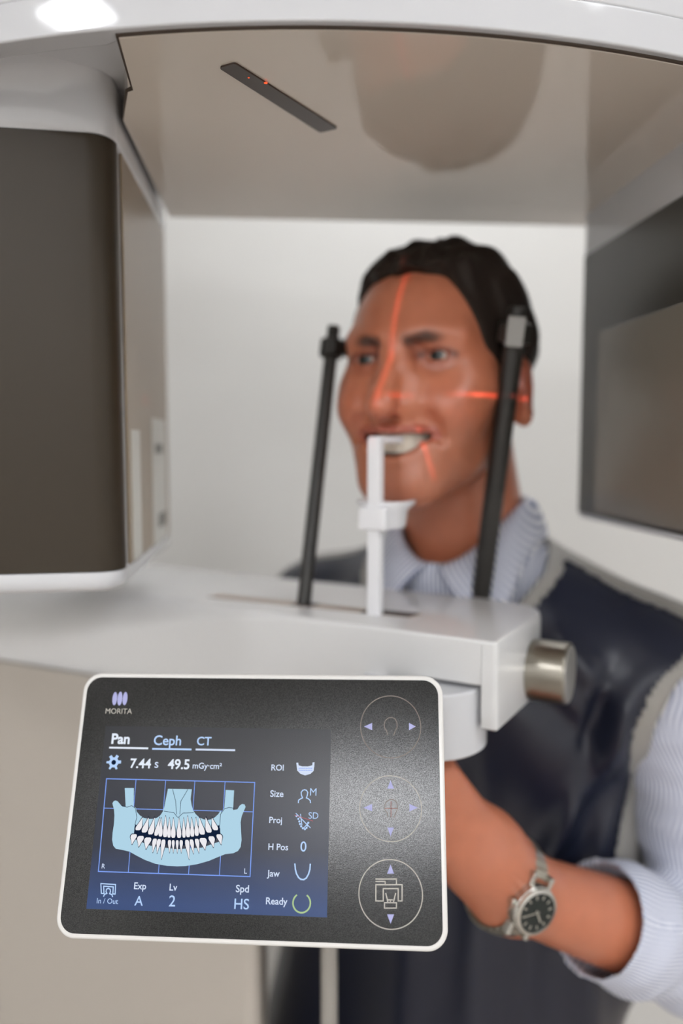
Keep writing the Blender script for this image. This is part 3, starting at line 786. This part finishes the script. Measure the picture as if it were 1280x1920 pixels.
# head
B.ell(E3(0, .004, .018), (.0735, .096, .076), .01)
B.ell(E3(0, -.034, -.028), (.057, .053, .078), .02)
B.ell(E3(0, -.036, -.074), (.043, .050, .040), .02)
B.ell(E3(0, -.078, -.102), (.021, .017, .0155), .02)
for q in (-1, 1):
    B.cap(E3(q * .047, .002, -.066), E3(q * .016, -.074, -.102), .013, .0135, k=.028)
    B.cap(E3(q * .047, .002, -.066), E3(q * .057, .004, -.02), .013, .015, k=.02)
    B.ell(E3(q * .046, -.050, -.027), (.0205, .0230, .017), .03)
    B.cap(E3(q * .040, -.058, -.048), E3(q * .017, -.074, -.096), .0165, .0145, k=.022)
    B.ell(E3(q * .037, -.0725, -.041), (.0175, .0165, .0140), .02)
    B.cap(E3(q * .045, -.067, .0155), E3(q * .013, -.0835, .0125), .008, .0085, k=.016)
for q in (-1, 1):
    B.ell(E3(q * .032, -.0965, -.001), (.0185, .0175, .0125), .012, 'sub')
    B.ell(E3(q * .0185, -.092, -.004), (.006, .010, .011), .010, 'sub')
    B.ell(E3(q * .0325, -.0685, -.001), (.0145, .0138, .0125), .005)
    B.ell(E3(q * .0325, -.086, -.0008), (.0130, .0120, .0046), .003, 'sub')
# nose
B.cap(E3(0, -.083, .005), E3(0, -.109, -.034), .0080, .0105, k=.010)
for q in (-1, 1):
    B.cap(E3(q * .006, -.082, -.006), E3(q * .012, -.090, -.038), .008, .0085, k=.012)
    B.ell(E3(q * .0140, -.0965, -.0440), (.0085, .0115, .0080), .005)
B.ell(E3(0, -.1130, -.0415), (.0118, .0108, .0100), .007)
for q in (-1, 1): B.ell(E3(q * .0068, -.1035, -.0540), (.0042, .0068, .0050), .002, 'sub')
# mouth, smiling
B.ell(E3(0, -.076, -.070), (.033, .0205, .0235), .016)
for q in (-1, 1): B.chain([E3(q * .0185, -.102, -.044), E3(q * .031, -.091, -.054), E3(q * .037, -.081, -.066)], [.0026, .0028, .0008], k=.012, op='sub')
B.ell(E3(0, -.100, -.0705), (.0250, .030, .0106), .002, 'sub')
for q in (-1, 1): B.ell(E3(q * .0235, -.090, -.0640), (.0110, .022, .0052), .004, 'sub')
UL = [E3(-.0345, -.0780, -.0610), E3(-.022, -.0910, -.0592), E3(-.008, -.0985, -.0588), E3(0, -.0990, -.0594), E3(.008, -.0985, -.0588), E3(.022, -.0910, -.0592), E3(.0345, -.0780, -.0610)]
LL = [E3(-.0345, -.0780, -.0622), E3(-.024, -.0880, -.0738), E3(-.010, -.0955, -.0840), E3(0, -.0965, -.0858), E3(.010, -.0955, -.0840), E3(.024, -.0880, -.0738), E3(.0345, -.0780, -.0622)]
B.chain(UL, [.0016, .0028, .0032, .003, .0032, .0028, .0016], k=.003); B.chain(LL, [.0016, .0032, .0044, .0048, .0044, .0032, .0016], k=.003)
# ears
for q in (-1, 1):
    B.ell(E3(q * .0750, .012, -.024), (.0085, .0165, .026), .008, rz=q * .35, rx=-.15)
    B.ell(E3(q * .0755, .013, -.046), (.0065, .009, .010), .006)
    B.ell(E3(q * .0845, .008, -.022), (.0065, .0105, .019), .004, 'sub')
P, F = B.mesh()
P = smooth_np(P, F, 2, .4)
H = P - np.array([0, 0, EZ])
n = len(P)
rng = np.random.default_rng(3)
col = np.tile(np.array(srgb(184, 112, 83)[:3]), (n, 1))
def blend(c, w, colr): 
    w = np.clip(w, 0, 1)[:, None]; return c * (1 - w) + np.array(colr) * w
ruddy = srgb(178, 92, 72)[:3]
onhead = sst(P[:, 2], EZ - .16, EZ - .13)
for c_, r_, k_ in (((.040, -.07, -.04), .028, .55), ((-.040, -.07, -.04), .028, .55), ((0, -.11, -.042), .018, .6), ((.08, .01, -.02), .03, .7), ((-.08, .01, -.02), .03, .7)):
    d = np.linalg.norm(H - np.array(c_), axis=1); col = blend(col, k_ * (1 - sst(d, r_ * .4, r_)) , ruddy)
# shaved beard
stub = sst(-H[:, 2], .045, .065) * sst(-H[:, 1], -.02, .02) * (1 - sst(-H[:, 2], .125, .16))
stub = np.maximum(stub * .55, .35 * sst(-H[:, 2], .05, .06) * (np.abs(H[:, 0]) < .03) * (H[:, 1] < -.06) * (H[:, 2] > -.13))
col = blend(col, stub * .6, srgb(142, 92, 70)[:3])
lip = np.full(n, 9.0)
for ch in (UL, LL):
    for i in range(6): lip = np.minimum(lip, seg_dist(P, ch[i], ch[i + 1])[0])
col = blend(col, 1 - sst(lip, .0030, .0048), srgb(162, 86, 68)[:3])
cav = ((H[:, 0] / .0345) ** 2 + ((H[:, 2] + .069) / .0125) ** 2 < 1) & (H[:, 1] > -.0905 + .9 * H[:, 0] ** 2 * 12) & (H[:, 1] < -.05)
col = blend(col, cav.astype(float), srgb(58, 22, 20)[:3])
for q in (-1, 1):                                # brows, lash lines, and socket shade painted into the tone
    bd = np.full(n, 9.0)
    br = [E3(q * .051, -.062, .0095), E3(q * .041, -.074, .0140), E3(q * .026, -.086, .0138), E3(q * .0125, -.0905, .0115)]
    for i in range(3):
        d, h = seg_dist(P, br[i], br[i + 1]); bd = np.minimum(bd, d / ([.0024, .0040, .0048, .0050][i] * (1 - h) + [.0024, .0040, .0048, .0050][i + 1] * h))
    col = blend(col, 0.95 * (1 - sst(bd, .5, 1.7)), srgb(58, 36, 26)[:3])
    ld = np.abs(np.sqrt((H[:, 0] - q * .0325) ** 2 / .0130 ** 2 + (H[:, 2] + .0008) ** 2 / .0052 ** 2) - 1)
    col = blend(col, .8 * (1 - sst(ld, .12, .4)) * (H[:, 1] < -.06) * (H[:, 2] > -.003), srgb(70, 42, 34)[:3])
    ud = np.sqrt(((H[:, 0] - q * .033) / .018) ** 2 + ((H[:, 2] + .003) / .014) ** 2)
    col = blend(col, .50 * (1 - sst(ud, .5, 1.15)) * (H[:, 1] < -.05), srgb(134, 70, 52)[:3])  # eye-socket shade painted as a darker ring
    d = np.linalg.norm(H - np.array((q * .017, -.085, .003)), axis=1); col = blend(col, .55 * (1 - sst(d, .003, .013)), srgb(112, 54, 40)[:3])  # painted shade beside the nose at the inner eye corner
M_skin = bpy.data.materials.new('skin'); M_skin.use_nodes = True
nt = M_skin.node_tree; b = nt.nodes['Principled BSDF']
at_ = nt.nodes.new('ShaderNodeAttribute'); at_.attribute_name = 'tone'
nz = nt.nodes.new('ShaderNodeTexNoise'); nz.inputs['Scale'].default_value = 90; nz.inputs['Detail'].default_value = 4
mp = nt.nodes.new('ShaderNodeMapRange'); mp.inputs['To Min'].default_value = .90; mp.inputs['To Max'].default_value = 1.10
tc = nt.nodes.new('ShaderNodeTexCoord'); nt.links.new(tc.outputs['Object'], nz.inputs['Vector']); nt.links.new(nz.outputs['Fac'], mp.inputs['Value'])
vm = nt.nodes.new('ShaderNodeVectorMath'); vm.operation = 'SCALE'
nt.links.new(at_.outputs['Color'], vm.inputs[0]); nt.links.new(mp.outputs[0], vm.inputs['Scale']); nt.links.new(vm.outputs[0], b.inputs['Base Color'])
b.inputs['Roughness'].default_value = .36; b.inputs['Specular IOR Level'].default_value = .62; b.inputs['Subsurface Weight'].default_value = .12; b.inputs['Subsurface Radius'].default_value = (.008, .003, .0015); b.inputs['Subsurface Scale'].default_value = 1.0
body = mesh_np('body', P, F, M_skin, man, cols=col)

# eyes
M_eye = bpy.data.materials.new('eye'); M_eye.use_nodes = True
nt = M_eye.node_tree; b = nt.nodes['Principled BSDF']; b.inputs['Roughness'].default_value = .3
at_ = nt.nodes.new('ShaderNodeAttribute'); at_.attribute_name = 'tone'; nt.links.new(at_.outputs['Color'], b.inputs['Base Color'])
for q in (-1, 1):
    bm = bmesh.new(); bmesh.ops.create_uvsphere(bm, u_segments=48, v_segments=32, radius=.0120)
    vs_ = np.array([v.co[:] for v in bm.verts]); g = Vector((-.10 - .02 * q, -1, .03)).normalized()
    a = np.degrees(np.arccos(np.clip(vs_ @ np.array(g) / .0120, -1, 1)))
    cc = np.tile(np.array(srgb(176, 160, 150)[:3]), (len(vs_), 1))
    cc[a < 30] = srgb(52, 60, 60)[:3]; cc[(a < 30) & (a > 26)] = srgb(36, 40, 40)[:3]; cc[a < 13] = srgb(10, 10, 10)[:3]
    me = bpy.data.meshes.new('eye'); bm.to_mesh(me); bm.free()
    at2 = me.attributes.new('tone', 'FLOAT_COLOR', 'POINT'); at2.data.foreach_set('color', np.concatenate([cc, np.ones((len(cc), 1))], 1).astype(np.float32).ravel())
    o = link('eye', me, M_eye, man, angle=180); o.location = E3(q * .0325, -.0672, -.0008)
# upper teeth: one row with scalloped edges
M_teeth = mat('tooth enamel', srgb(232, 224, 208), 0.25, noise=.03, nscale=200)
NT = 80; rings = []
for i in range(NT + 1):
    u = -1 + 2 * i / NT; x = .0245 * u; y = -.0895 + .021 * abs(u) ** 2.2
    f_ = abs(math.sin(u * 4.2 * math.pi)) ** .35
    y -= .0008 * f_; zl = -.0770 - .0008 * f_ + .0045 * abs(u) ** 2
    rings.append([E3(x, y + .001, -.0585), E3(x, y, -.062), E3(x, y - .0002, -.071), E3(x, y + .0008, zl), E3(x * .96, y + .005, zl + .001), E3(x * .93, y + .006, -.0585)])
obj('teeth', loft(rings), M_teeth, man, angle=60)

# hair
G = Field(np.arange(-.10, .10, .0017), np.arange(-.11, .125, .0017), np.arange(EZ - .115, EZ + .135, .0017))
X, Y, Z = G.ax[0][:, None, None], G.ax[1][None, :, None], G.ax[2][None, None, :] - EZ
def edist(c, r):
    x, y, z = X - c[0], Y - c[1], Z - c[2]
    k0 = np.sqrt((x / r[0]) ** 2 + (y / r[1]) ** 2 + (z / r[2]) ** 2); k1 = np.sqrt((x / r[0] ** 2) ** 2 + (y / r[1] ** 2) ** 2 + (z / r[2] ** 2) ** 2) + 1e-9
    return k0 * (k0 - 1) / k1
d = edist((0, .004, .018), (.0735, .096, .076))
yl = np.array([-.12, -.088, -.078, -.068, -.058, -.048, -.038, -.030, -.022, -.016, -.006, .000, .014, .026, .034, .06, .13])
zl = np.array([.070, .071, .072, .068, .052, .030, .010, -.004, -.022, -.034, -.032, .000, .018, .012, -.030, -.072, -.088])
Ys = Y + .016 * sst(X, .03, .065) + 0 * Z
line = np.interp(Ys, yl, zl)
line = line + .002 * np.sin(X * 260) * (Y < -.05) - .005 * np.exp(-(X / .018) ** 2) * (Y < -.05) + .034 * sst(-X, .02, .055) * sst(-Y, .005, .03)* (1 - sst(-Y, .06, .08))
over = Z - line
thick = .0025 + .0050 * sst(Y, -.045, .0) * sst(Z, -.03, .02) + .0025 * sst(X, .03, .06) * sst(Y, -.05, -.02) + .0070 * sst(Z, .045, .095) + .0035 * sst(Z, .04, .09) * sst(-Y, .0, .07)
str_ = .0012 * np.sin(190 * X + 60 * Y + 3.0 * np.sin(40 * Y + 40 * Z)) + .0010 * np.sin(330 * X - 50 * Y + 2.2 * np.sin(60 * Z + 60 * X)) + .0009 * np.sin(120 * Z + 110 * Y + 2 * np.sin(90 * X))
str_ = str_ + .0016 * np.sin(55 * X + 1.2) * np.sin(48 * Y + .6) * sst(Z, .05, .08)
hd = d - thick - str_ * (.55 + .75 * sst(Z, .03, .08))
hd = np.maximum(hd, -over * .55 + .0015)
hd = np.maximum(hd, -(d + .006))
G.v = hd.astype(np.float32)
Ph, Fh = G.mesh()
Ph = smooth_np(Ph, Fh, 1, .4)
M_hair = mat('dark brown hair', srgb(36, 27, 21), 0.62, noise=.35, nscale=500, bump=.5, bscale=900, spec=.25)
hair = mesh_np('hair', Ph, Fh, M_hair, man)
# a few loose strands at the back of the crown
bm = bmesh.new()
for k in range(14):
    a = rng.uniform(-.03, .05); y0 = rng.uniform(.0, .07); base = np.array(E3(a, y0, .098 - 2.6 * y0 ** 2 - 8 * a ** 2))
    dr = np.array([rng.uniform(-.3, .5), rng.uniform(.2, 1), rng.uniform(.3, .9)]); L = rng.uniform(.008, .018)
    add_tube(bm, [base - dr * .004, base + dr * L * .5, base + dr * L + np.array([0, 0, -L * .25])], [.0009, .0007, .0003], seg=5)
obj('strands', bm, M_hair, hair)

# ---- shirt
def stripe_mat():
    m = bpy.data.materials.new('striped shirt cotton'); m.use_nodes = True; nt = m.node_tree; b = nt.nodes['Principled BSDF']
    b.inputs['Roughness'].default_value = .85; b.inputs['Sheen Weight'].default_value = .1
    a = nt.nodes.new('ShaderNodeAttribute'); a.attribute_name = 'stripe'
    mu = nt.nodes.new('ShaderNodeMath'); mu.operation = 'MULTIPLY'; mu.inputs[1].default_value = 2 * math.pi / .0044
    sn = nt.nodes.new('ShaderNodeMath'); sn.operation = 'SINE'
    mr = nt.nodes.new('ShaderNodeMapRange'); mr.inputs['From Min'].default_value = -.55; mr.inputs['From Max'].default_value = .55
    mx = nt.nodes.new('ShaderNodeMix'); mx.data_type = 'RGBA'; mx.inputs['A'].default_value = srgb(226, 228, 234); mx.inputs['B'].default_value = srgb(138, 146, 176)
    nt.links.new(a.outputs['Fac'], mu.inputs[0]); nt.links.new(mu.outputs[0], sn.inputs[0]); nt.links.new(sn.outputs[0], mr.inputs['Value'])
    nt.links.new(mr.outputs[0], mx.inputs['Factor']); nt.links.new(mx.outputs['Result'], b.inputs['Base Color'])
    return m
M_shirt = stripe_mat()
S = Field(np.arange(-.32, .34, .0032), np.arange(-.10, .26, .0032), np.arange(.88, 1.56, .0032))
def torso(Fd, t):
    Fd.ell((0, .12, 1.12), (.145 + t, .088 + t, .26 + t), .05); Fd.ell((0, .115, 1.33), (.158 + t, .090 + t, .16 + t), .05)
    Fd.cap((-.14, .11, 1.395), (.14, .11, 1.395), .048 + t, k=.05)
    Fd.cap((0, .085, 1.495), (.15, .105, 1.395), .031 + t, .040 + t, k=.04); Fd.cap((0, .085, 1.495), (-.15, .105, 1.412), .030 + t, .040 + t, k=.04)
torso(S, .007)
S.cap((0, .062, 1.482), (0, .085, 1.43), .072, .080, k=.03)
S.cap((0, .025, 1.60), (0, .065, 1.47), .0615, .0600, k=.006, op='sub')
cuff_t = .63
arms = []
for S_, E_, W_ in ((L_SH, L_EL, L_WR), (R_SH, R_EL, R_WR)):
    S.ell(S_, (.058, .058, .060), .03); S.cap(S_, E_, .055, .053, k=.02)
    e = np.array(E_); wv_ = np.array(W_) - e; L = np.linalg.norm(wv_); ct = cuff_t if S_ is L_SH else .8
    S.cap(E_, tuple(e + wv_ * (ct - .10)), .051, .047, k=.02)
    S.cap(tuple(e + wv_ * (ct - .16)), tuple(e + wv_ * (ct - .02)), .0485, .0465, k=.004)
    q_ = [S.ax[0][:, None, None] - e[0], S.ax[1][None, :, None] - e[1], S.ax[2][None, None, :] - e[2]]; wu = wv_ / L
    tt_ = q_[0] * wu[0] + q_[1] * wu[1] + q_[2] * wu[2]; rad2 = q_[0] ** 2 + q_[1] ** 2 + q_[2] ** 2 - tt_ ** 2
    S.v = np.where(rad2 < .075 ** 2, np.maximum(S.v, tt_ - ct * L), S.v).astype(np.float32)
    S.cap(tuple(e + wv_ * (ct - .10)), tuple(e + wv_ * (ct + .1)), .0410, k=.003, op='sub')
    arms.append((np.array(S_), e, e + wv_))
Ps, Fs = S.mesh(); Ps = smooth_np(Ps, Fs, 2, .5)
Ns = normals_np(Ps, Fs)
stp = Ps[:, 0].copy() * 1.0
fold = np.zeros(len(Ps))
for a0, a1, a2 in arms:
    d1, h1 = seg_dist(Ps, a0, a1); d2, h2 = seg_dist(Ps, a1, a2)
    on = (np.minimum(d1, d2) < .075) & (np.abs(Ps[:, 0]) > .15)
    for d_, h_, p0, p1, other in ((d1, h1, a0, a1, d2), (d2, h2, a1, a2, d1)):
        ax_ = (p1 - p0) / np.linalg.norm(p1 - p0); ref = np.cross(ax_, np.array([0.3, 1.0, .2])); ref /= np.linalg.norm(ref); r2_ = np.cross(ax_, ref)
        q = Ps - p0; ang = np.arctan2(q @ r2_, q @ ref); m_ = on & (d_ <= other)
        stp = np.where(m_, ang * .055 + .006 * np.sin(h_ * 14 + ang * 2), stp)
        Lg = np.linalg.norm(p1 - p0) * h_
        fold = np.where(m_, .0022 * np.sin(Lg * 95 + 2.2 * np.sin(ang * 1.5 + .5) + 1.6 * ang) + .0006 * np.sin(Lg * 240 + 3 * ang), fold)
Ps = Ps + Ns * fold[:, None]
shirt = mesh_np('shirt', Ps, Fs, M_shirt, man, attrs={'stripe': stp})
# collar: a stand and a folded flap with two points
NCX, NCY = 0.0, .055
V = []; Q = []; ST = []
NA, NB = 72, 12
for i in range(NA + 1):
    t = -1 + 2 * i / NA; ang = R(90) + t * R(176)                # from one side of the throat round the back to the other
    fr_ = sst(np.array([abs(t)]), .45, 1.0)[0]                    # 1 at the throat
    for j in range(NB + 1):
        s_ = j / NB
        rtop = .0605; ztop = 1.550 - .056 * fr_ ** 1.2; ylean = .026 - .022 * fr_
        zlow = 1.512 - .062 * fr_ ** 1.5; rlow = .076 + .012 * fr_
        r = rtop + (rlow - rtop) * s_ ** .8 + .004 * math.sin(math.pi * s_)
        z = ztop + (zlow - ztop) * s_ + .004 * math.sin(math.pi * min(1, s_ * 2)) * (s_ < .5)
        spread = -math.copysign(1, t) * R(34) * fr_ ** 2 * s_ ** 1.3
        x = NCX + r * math.cos(ang + spread); y = NCY + ylean * (.4 + .6 * s_) + r * 1.06 * math.sin(ang + spread)
        V.append((x, y, z)); ST.append(x * .75 + z * .66 if x > 0 else -x * .75 + z * .66)
for i in range(NA):
    for j in range(NB):
        a = i * (NB + 1) + j; Q.append((a, a + 1, a + NB + 2, a + NB + 1))
me = bpy.data.meshes.new('collar'); me.from_pydata(V, [], Q); me.update()
at2 = me.attributes.new('stripe', 'FLOAT', 'POINT'); at2.data.foreach_set('value', np.array(ST, np.float32))
co_ = link('collar', me, M_shirt, shirt, angle=180)
sd = co_.modifiers.new('thickness', 'SOLIDIFY'); sd.thickness = .0022

# ---- lead apron
M_apron = mat('navy apron vinyl', srgb(27, 31, 47), 0.33, noise=.06, nscale=30, bump=.12, bscale=700)
M_trim = mat('grey apron binding', srgb(150, 147, 142), 0.6, noise=.04, nscale=300)
Aq = Field(np.arange(-.28, .30, .0035), np.arange(-.06, .29, .0035), np.arange(.72, 1.56, .0035))
torso(Aq, .015)
Aq.cap((0, .12, .70), (0, .12, 1.1), .145, .12, k=.05)
Aq.cap((-.19, .11, .70), (-.13, .115, 1.14), .115, .075, k=.05)
Aq.ell((.190, .105, 1.380), (.072, .074, .066), .04); Aq.ell((-.185, .105, 1.403), (.070, .074, .066), .04)
Aq.ell((.0, .045, 1.36), (.14, .06, .13), .05)
Aq.ell((.04, .105, 1.18), (.160, .085, .15), .05)
AHZ, AHX = [.7, 1.05, 1.20, 1.30, 1.36, 1.40, 1.43, 1.46], [.40, .30, .168, .174, .184, .200, .225, .30]
NKZ, NKR = [.7, 1.36, 1.42, 1.455, 1.48, 1.56], [-.3, -.10, .04, .074, .084, .092]
Xa, Ya, Za = Aq.ax[0][:, None, None], Aq.ax[1][None, :, None], Aq.ax[2][None, None, :]
# neck opening and arm holes as distance to the cut
nk = np.sqrt(((Xa) / 1.0) ** 2 + ((Ya - .045) / 1.15) ** 2 + 0 * Za) - np.interp(Aq.ax[2], NKZ, NKR)[None, None, :]
ax_t = np.interp(Aq.ax[2], AHZ, AHX)[None, None, :]
ah = ax_t - np.abs(Xa) + 0 * Ya + .05 * (Xa < 0)
cut = np.minimum(nk + 0 * Za, ah)
Aq.v = np.maximum(Aq.v, -cut).astype(np.float32)
Pa, Fa = Aq.mesh()
def trim_w(P):
    z = P[:, 2]; nk_ = np.sqrt(P[:, 0] ** 2 + ((P[:, 1] - .045) / 1.15) ** 2) - np.interp(z, NKZ, NKR)
    ah_ = np.interp(z, AHZ, AHX) - np.abs(P[:, 0]) + .05 * (P[:, 0] < 0)
    return nk_, ah_
nk_, ah_ = trim_w(Pa)
Pa = smooth_np(Pa, Fa, 3, .5); Na = normals_np(Pa, Fa)
front = (Na[:, 1] < .2)
x, z = Pa[:, 0], Pa[:, 2]
def crease(P2, a, b, w_, h_):
    a = np.array(a); b = np.array(b); ba = b - a; L = np.linalg.norm(ba); ba = ba / L; q = P2 - a
    t = q @ ba / L; s_ = q @ np.array([-ba[1], ba[0]])
    return h_ * np.exp(-(s_ / w_) ** 2) * sst(t, -.15, .25) * (1 - sst(t, .75, 1.15))
P2 = np.stack([x, z], 1)
fo = np.zeros(len(Pa))
for a, b_, w_, h_ in (((.175, 1.40), (.085, 1.20), .010, .010), ((.150, 1.41), (.125, 1.26), .008, -.007), ((.165, 1.36), (.125, 1.16), .008, .006), ((.10, 1.44), (.16, 1.38), .010, .005),
                      ((.06, 1.42), (.14, 1.34), .012, -.005), ((.05, 1.33), (.04, 1.0), .016, .005), ((.095, 1.25), (.08, .95), .014, -.005), ((-.02, 1.3), (-.03, .9), .02, .004), ((.14, 1.22), (.13, .9), .012, .006)):
    fo += 1.5 * crease(P2, a, b_, w_, h_)
Pa = Pa + Na * (fo * front)[:, None]
istrim = (np.minimum(nk_, ah_) < .0165) | ((np.abs(Pa[:, 1] - .092) < .014) & (Pa[:, 2] > 1.37) & (Na[:, 2] > .2))
ft = istrim[Fa].all(1)
Pm, Fm, um = compact(Pa, Fa[~ft])
apron = mesh_np('apron', Pm, Fm, M_apron, man)
Pt, Ft, ut = compact(Pa, Fa[ft]); Pt = Pt + Na[ut] * .0012
mesh_np('binding', Pt, Ft, M_trim, apron)

# ---- trousers and shoes, below the picture
T = Field(np.arange(-.20, .20, .008), np.arange(-.04, .28, .008), np.arange(.05, 1.02, .008))
for q in (-1, 1):
    T.cap((q * .085, .12, .92), (q * .10, .125, .50), .085, .060, k=.04); T.cap((q * .10, .125, .50), (q * .11, .135, .10), .060, .052, k=.04)
T.ell((0, .12, .94), (.14, .095, .10), .05)
Pp, Fp = T.mesh(); mesh_np('trousers', smooth_np(Pp, Fp, 2), Fp, mat('dark trousers', srgb(40, 42, 50), .9, noise=.05), man)
for q in (-1, 1):
    Sh = Field(np.arange(q * .11 - .06, q * .11 + .06, .005), np.arange(-.14, .22, .005), np.arange(-.01, .12, .005))
    Sh.cap((q * .115, -.07, .035), (q * .11, .16, .04), .034, .036, k=.01); Sh.ell((q * .11, .12, .07), (.04, .05, .04), .02)
    z_ = Sh.ax[2][None, None, :]; Sh.v = np.maximum(Sh.v, -z_ + .0 * Sh.v).astype(np.float32)
    Pq, Fq = Sh.mesh(); mesh_np('shoe', Pq, Fq, mat('black shoe leather', srgb(30, 28, 26), .35, noise=.05), man)

# ------------------------------------------------------------------ wristwatch
wr = Vector(L_WR); elv = Vector(L_EL); fa = (elv - wr).normalized()
MW = Matrix.Translation((HX, HY, 0)) @ Matrix.Rotation(R(-30), 4, 'Z')
wc = MW @ (wr - fa * .007 + Vector((0, 0, .003))); fd = (MW.to_3x3() @ fa).normalized()
view = (Vector((0, 0, CZ)) - wc).normalized()
dn = (view + Vector((.25, 0, -.38)));  dn = (dn - fd * dn.dot(fd)).normalized(); ds = fd.cross(dn).normalized()
watch = empty('wristwatch', 'steel bracelet wristwatch with dark dial on the wrist of the man', 'watch', wc)
watch.matrix_world = Matrix(((fd.x, ds.x, dn.x, wc.x), (fd.y, ds.y, dn.y, wc.y), (fd.z, ds.z, dn.z, wc.z), (0, 0, 0, 1)))
M_wst = mat('watch steel', srgb(200, 198, 192), .22, metal=1.0, noise=.05, nscale=300)
M_wbr = mat('bracelet steel', srgb(185, 180, 168), .30, metal=1.0, noise=.08, nscale=300)
M_dial = mat('dark dial', srgb(26, 34, 32), .2)
rw_ = .0345
hz = rw_ - .001
bm = bmesh.new()
NL = 26
for k in range(NL):                             # bracelet links round the wrist
    q0 = R(32) + (R(328) - R(32)) * k / NL; q1 = R(32) + (R(328) - R(32)) * (k + .86) / NL
    for xa, xb, dr in ((-.0092, -.0034, 0), (-.0032, .0032, .0006), (.0034, .0092, 0)):
        vv = []
        for r_ in (rw_ - .0008, rw_ + .0018 + dr):
            for q in (q0, q1):
                for x_ in (xa, xb):
                    vv.append(bm.verts.new((x_, r_ * math.sin(q), r_ * math.cos(q))))
        for f_ in ((0, 1, 3, 2), (4, 6, 7, 5), (0, 4, 5, 1), (2, 3, 7, 6), (0, 2, 6, 4), (1, 5, 7, 3)): bm.faces.new([vv[i] for i in f_])
obj('bracelet', bm, M_wbr, watch, smooth=False)
case = obj('case', tube([(0, 0, hz - .004), (0, 0, hz + .006)], 0.0178, seg=48), M_wst, watch, bevel=.0012)
for q in (-1, 1):
    for p in (-1, 1): obj('lug', box(p * .0085 - .0018, p * .0085 + .0018, q * .0178 - .006, q * .0178 + .006, hz - .006, hz + .001), M_wst, case, bevel=.0006)
obj('bezel', loft([[(r_ * math.cos(2 * math.pi * k / 48), r_ * math.sin(2 * math.pi * k / 48), z_) for k in range(48)] for r_, z_ in ((.0172, hz + .0055), (.0170, hz + .0075), (.0146, hz + .0085), (.0143, hz + .0072))]), M_wst, case)
dial = obj('dial', tube([(0, 0, hz + .0066), (0, 0, hz + .0074)], .0144, seg=48), M_dial, case)
mk = []
bm = bmesh.new()
for k in range(12):
    a = 2 * math.pi * k / 12; c_, s_ = math.cos(a), math.sin(a)
    pts = [(.0098, -.0006), (.0128, -.0006), (.0128, .0006), (.0098, .0006)]
    add_prism(bm, [(x_ * c_ - y_ * s_, x_ * s_ + y_ * c_) for x_, y_ in pts], hz + .0073, hz + .0078)
obj('hour_marks', bm, M_wst, dial, smooth=False)
for a, L, wd_ in ((R(40), .0085, .0007), (R(150), .0120, .0005)):
    c_, s_ = math.cos(a), math.sin(a)
    obj('hand', prism([(x_ * c_ - y_ * s_, x_ * s_ + y_ * c_) for x_, y_ in ((-.002, -wd_), (L, -wd_), (L, wd_), (-.002, wd_))], hz + .0078, hz + .0081), M_wst, dial, smooth=False)
obj('crown', tube([(0.0, 0, 0), (0, 0, .0035)], .0028, seg=16), M_wst, case).matrix_local = Matrix.Translation((-.0174, 0, hz + .001)) @ Matrix.Rotation(R(-90), 4, 'Y')

# ------------------------------------------------------------------ positioning lasers
def laser(name, src, p, q, power, width=.0035, rng_=None):
    """a red sheet of light from src through p and q"""
    src, p, q = Vector(src), Vector(p), Vector(q)
    mid = ((p - src).normalized() + (q - src).normalized()).normalized()
    nx = (p - src).cross(q - src).normalized(); zz = -mid; yy = zz.cross(nx).normalized()
    l = bpy.data.lights.new(name, 'SPOT'); l.energy = power; l.spot_size = R(70); l.spot_blend = 0.0; l.shadow_soft_size = .0008
    l.color = (1, .12, .07); l.use_nodes = True
    nt = l.node_tree; em = nt.nodes['Emission']
    tc = nt.nodes.new('ShaderNodeTexCoord'); sp = nt.nodes.new('ShaderNodeSeparateXYZ'); ab = nt.nodes.new('ShaderNodeMath'); ab.operation = 'ABSOLUTE'
    mr = nt.nodes.new('ShaderNodeMapRange'); mr.inputs['From Min'].default_value = width; mr.inputs['From Max'].default_value = width * .6
    nt.links.new(tc.outputs['Normal'], sp.inputs[0]); nt.links.new(sp.outputs['X'], ab.inputs[0]); nt.links.new(ab.outputs[0], mr.inputs['Value'])
    last = mr.outputs[0]
    if rng_:
        a2 = nt.nodes.new('ShaderNodeMath'); a2.operation = 'ABSOLUTE'; nt.links.new(sp.outputs['Y'], a2.inputs[0])
        m2 = nt.nodes.new('ShaderNodeMapRange'); m2.inputs['From Min'].default_value = rng_ * 1.1; m2.inputs['From Max'].default_value = rng_
        nt.links.new(a2.outputs[0], m2.inputs['Value']); mu = nt.nodes.new('ShaderNodeMath'); mu.operation = 'MULTIPLY'
        nt.links.new(last, mu.inputs[0]); nt.links.new(m2.outputs[0], mu.inputs[1]); last = mu.outputs[0]
    nt.links.new(last, em.inputs['Strength'])
    o = bpy.data.objects.new(name, l); C.objects.link(o)
    o.matrix_world = Matrix(((nx.x, yy.x, zz.x, src.x), (nx.y, yy.y, zz.y, src.y), (nx.z, yy.z, zz.z, src.z), (0, 0, 0, 1)))
    return o
LS = MW @ Vector((.002, -.235, HC - .006))
laser('midline_laser', LS, MW @ Vector((.002, -.080, EZ + .070)), MW @ Vector((.001, -.118, EZ - .046)), .85, .016, rng_=.36)
zf = W(800, 745, .65).z
laser('horizontal_laser', (.232, .575, zf + .004), (.145, .69, zf), (.030, .612, zf), 1.4, .012, rng_=.40)
pA, pB = W(790, 832, .64), W(812, 905, .645)
laser('canine_laser', MW @ Vector((.09, -.26, EZ + .02)), pA, pB, 1.6, .010, rng_=.085)
bpy.context.view_layer.update()
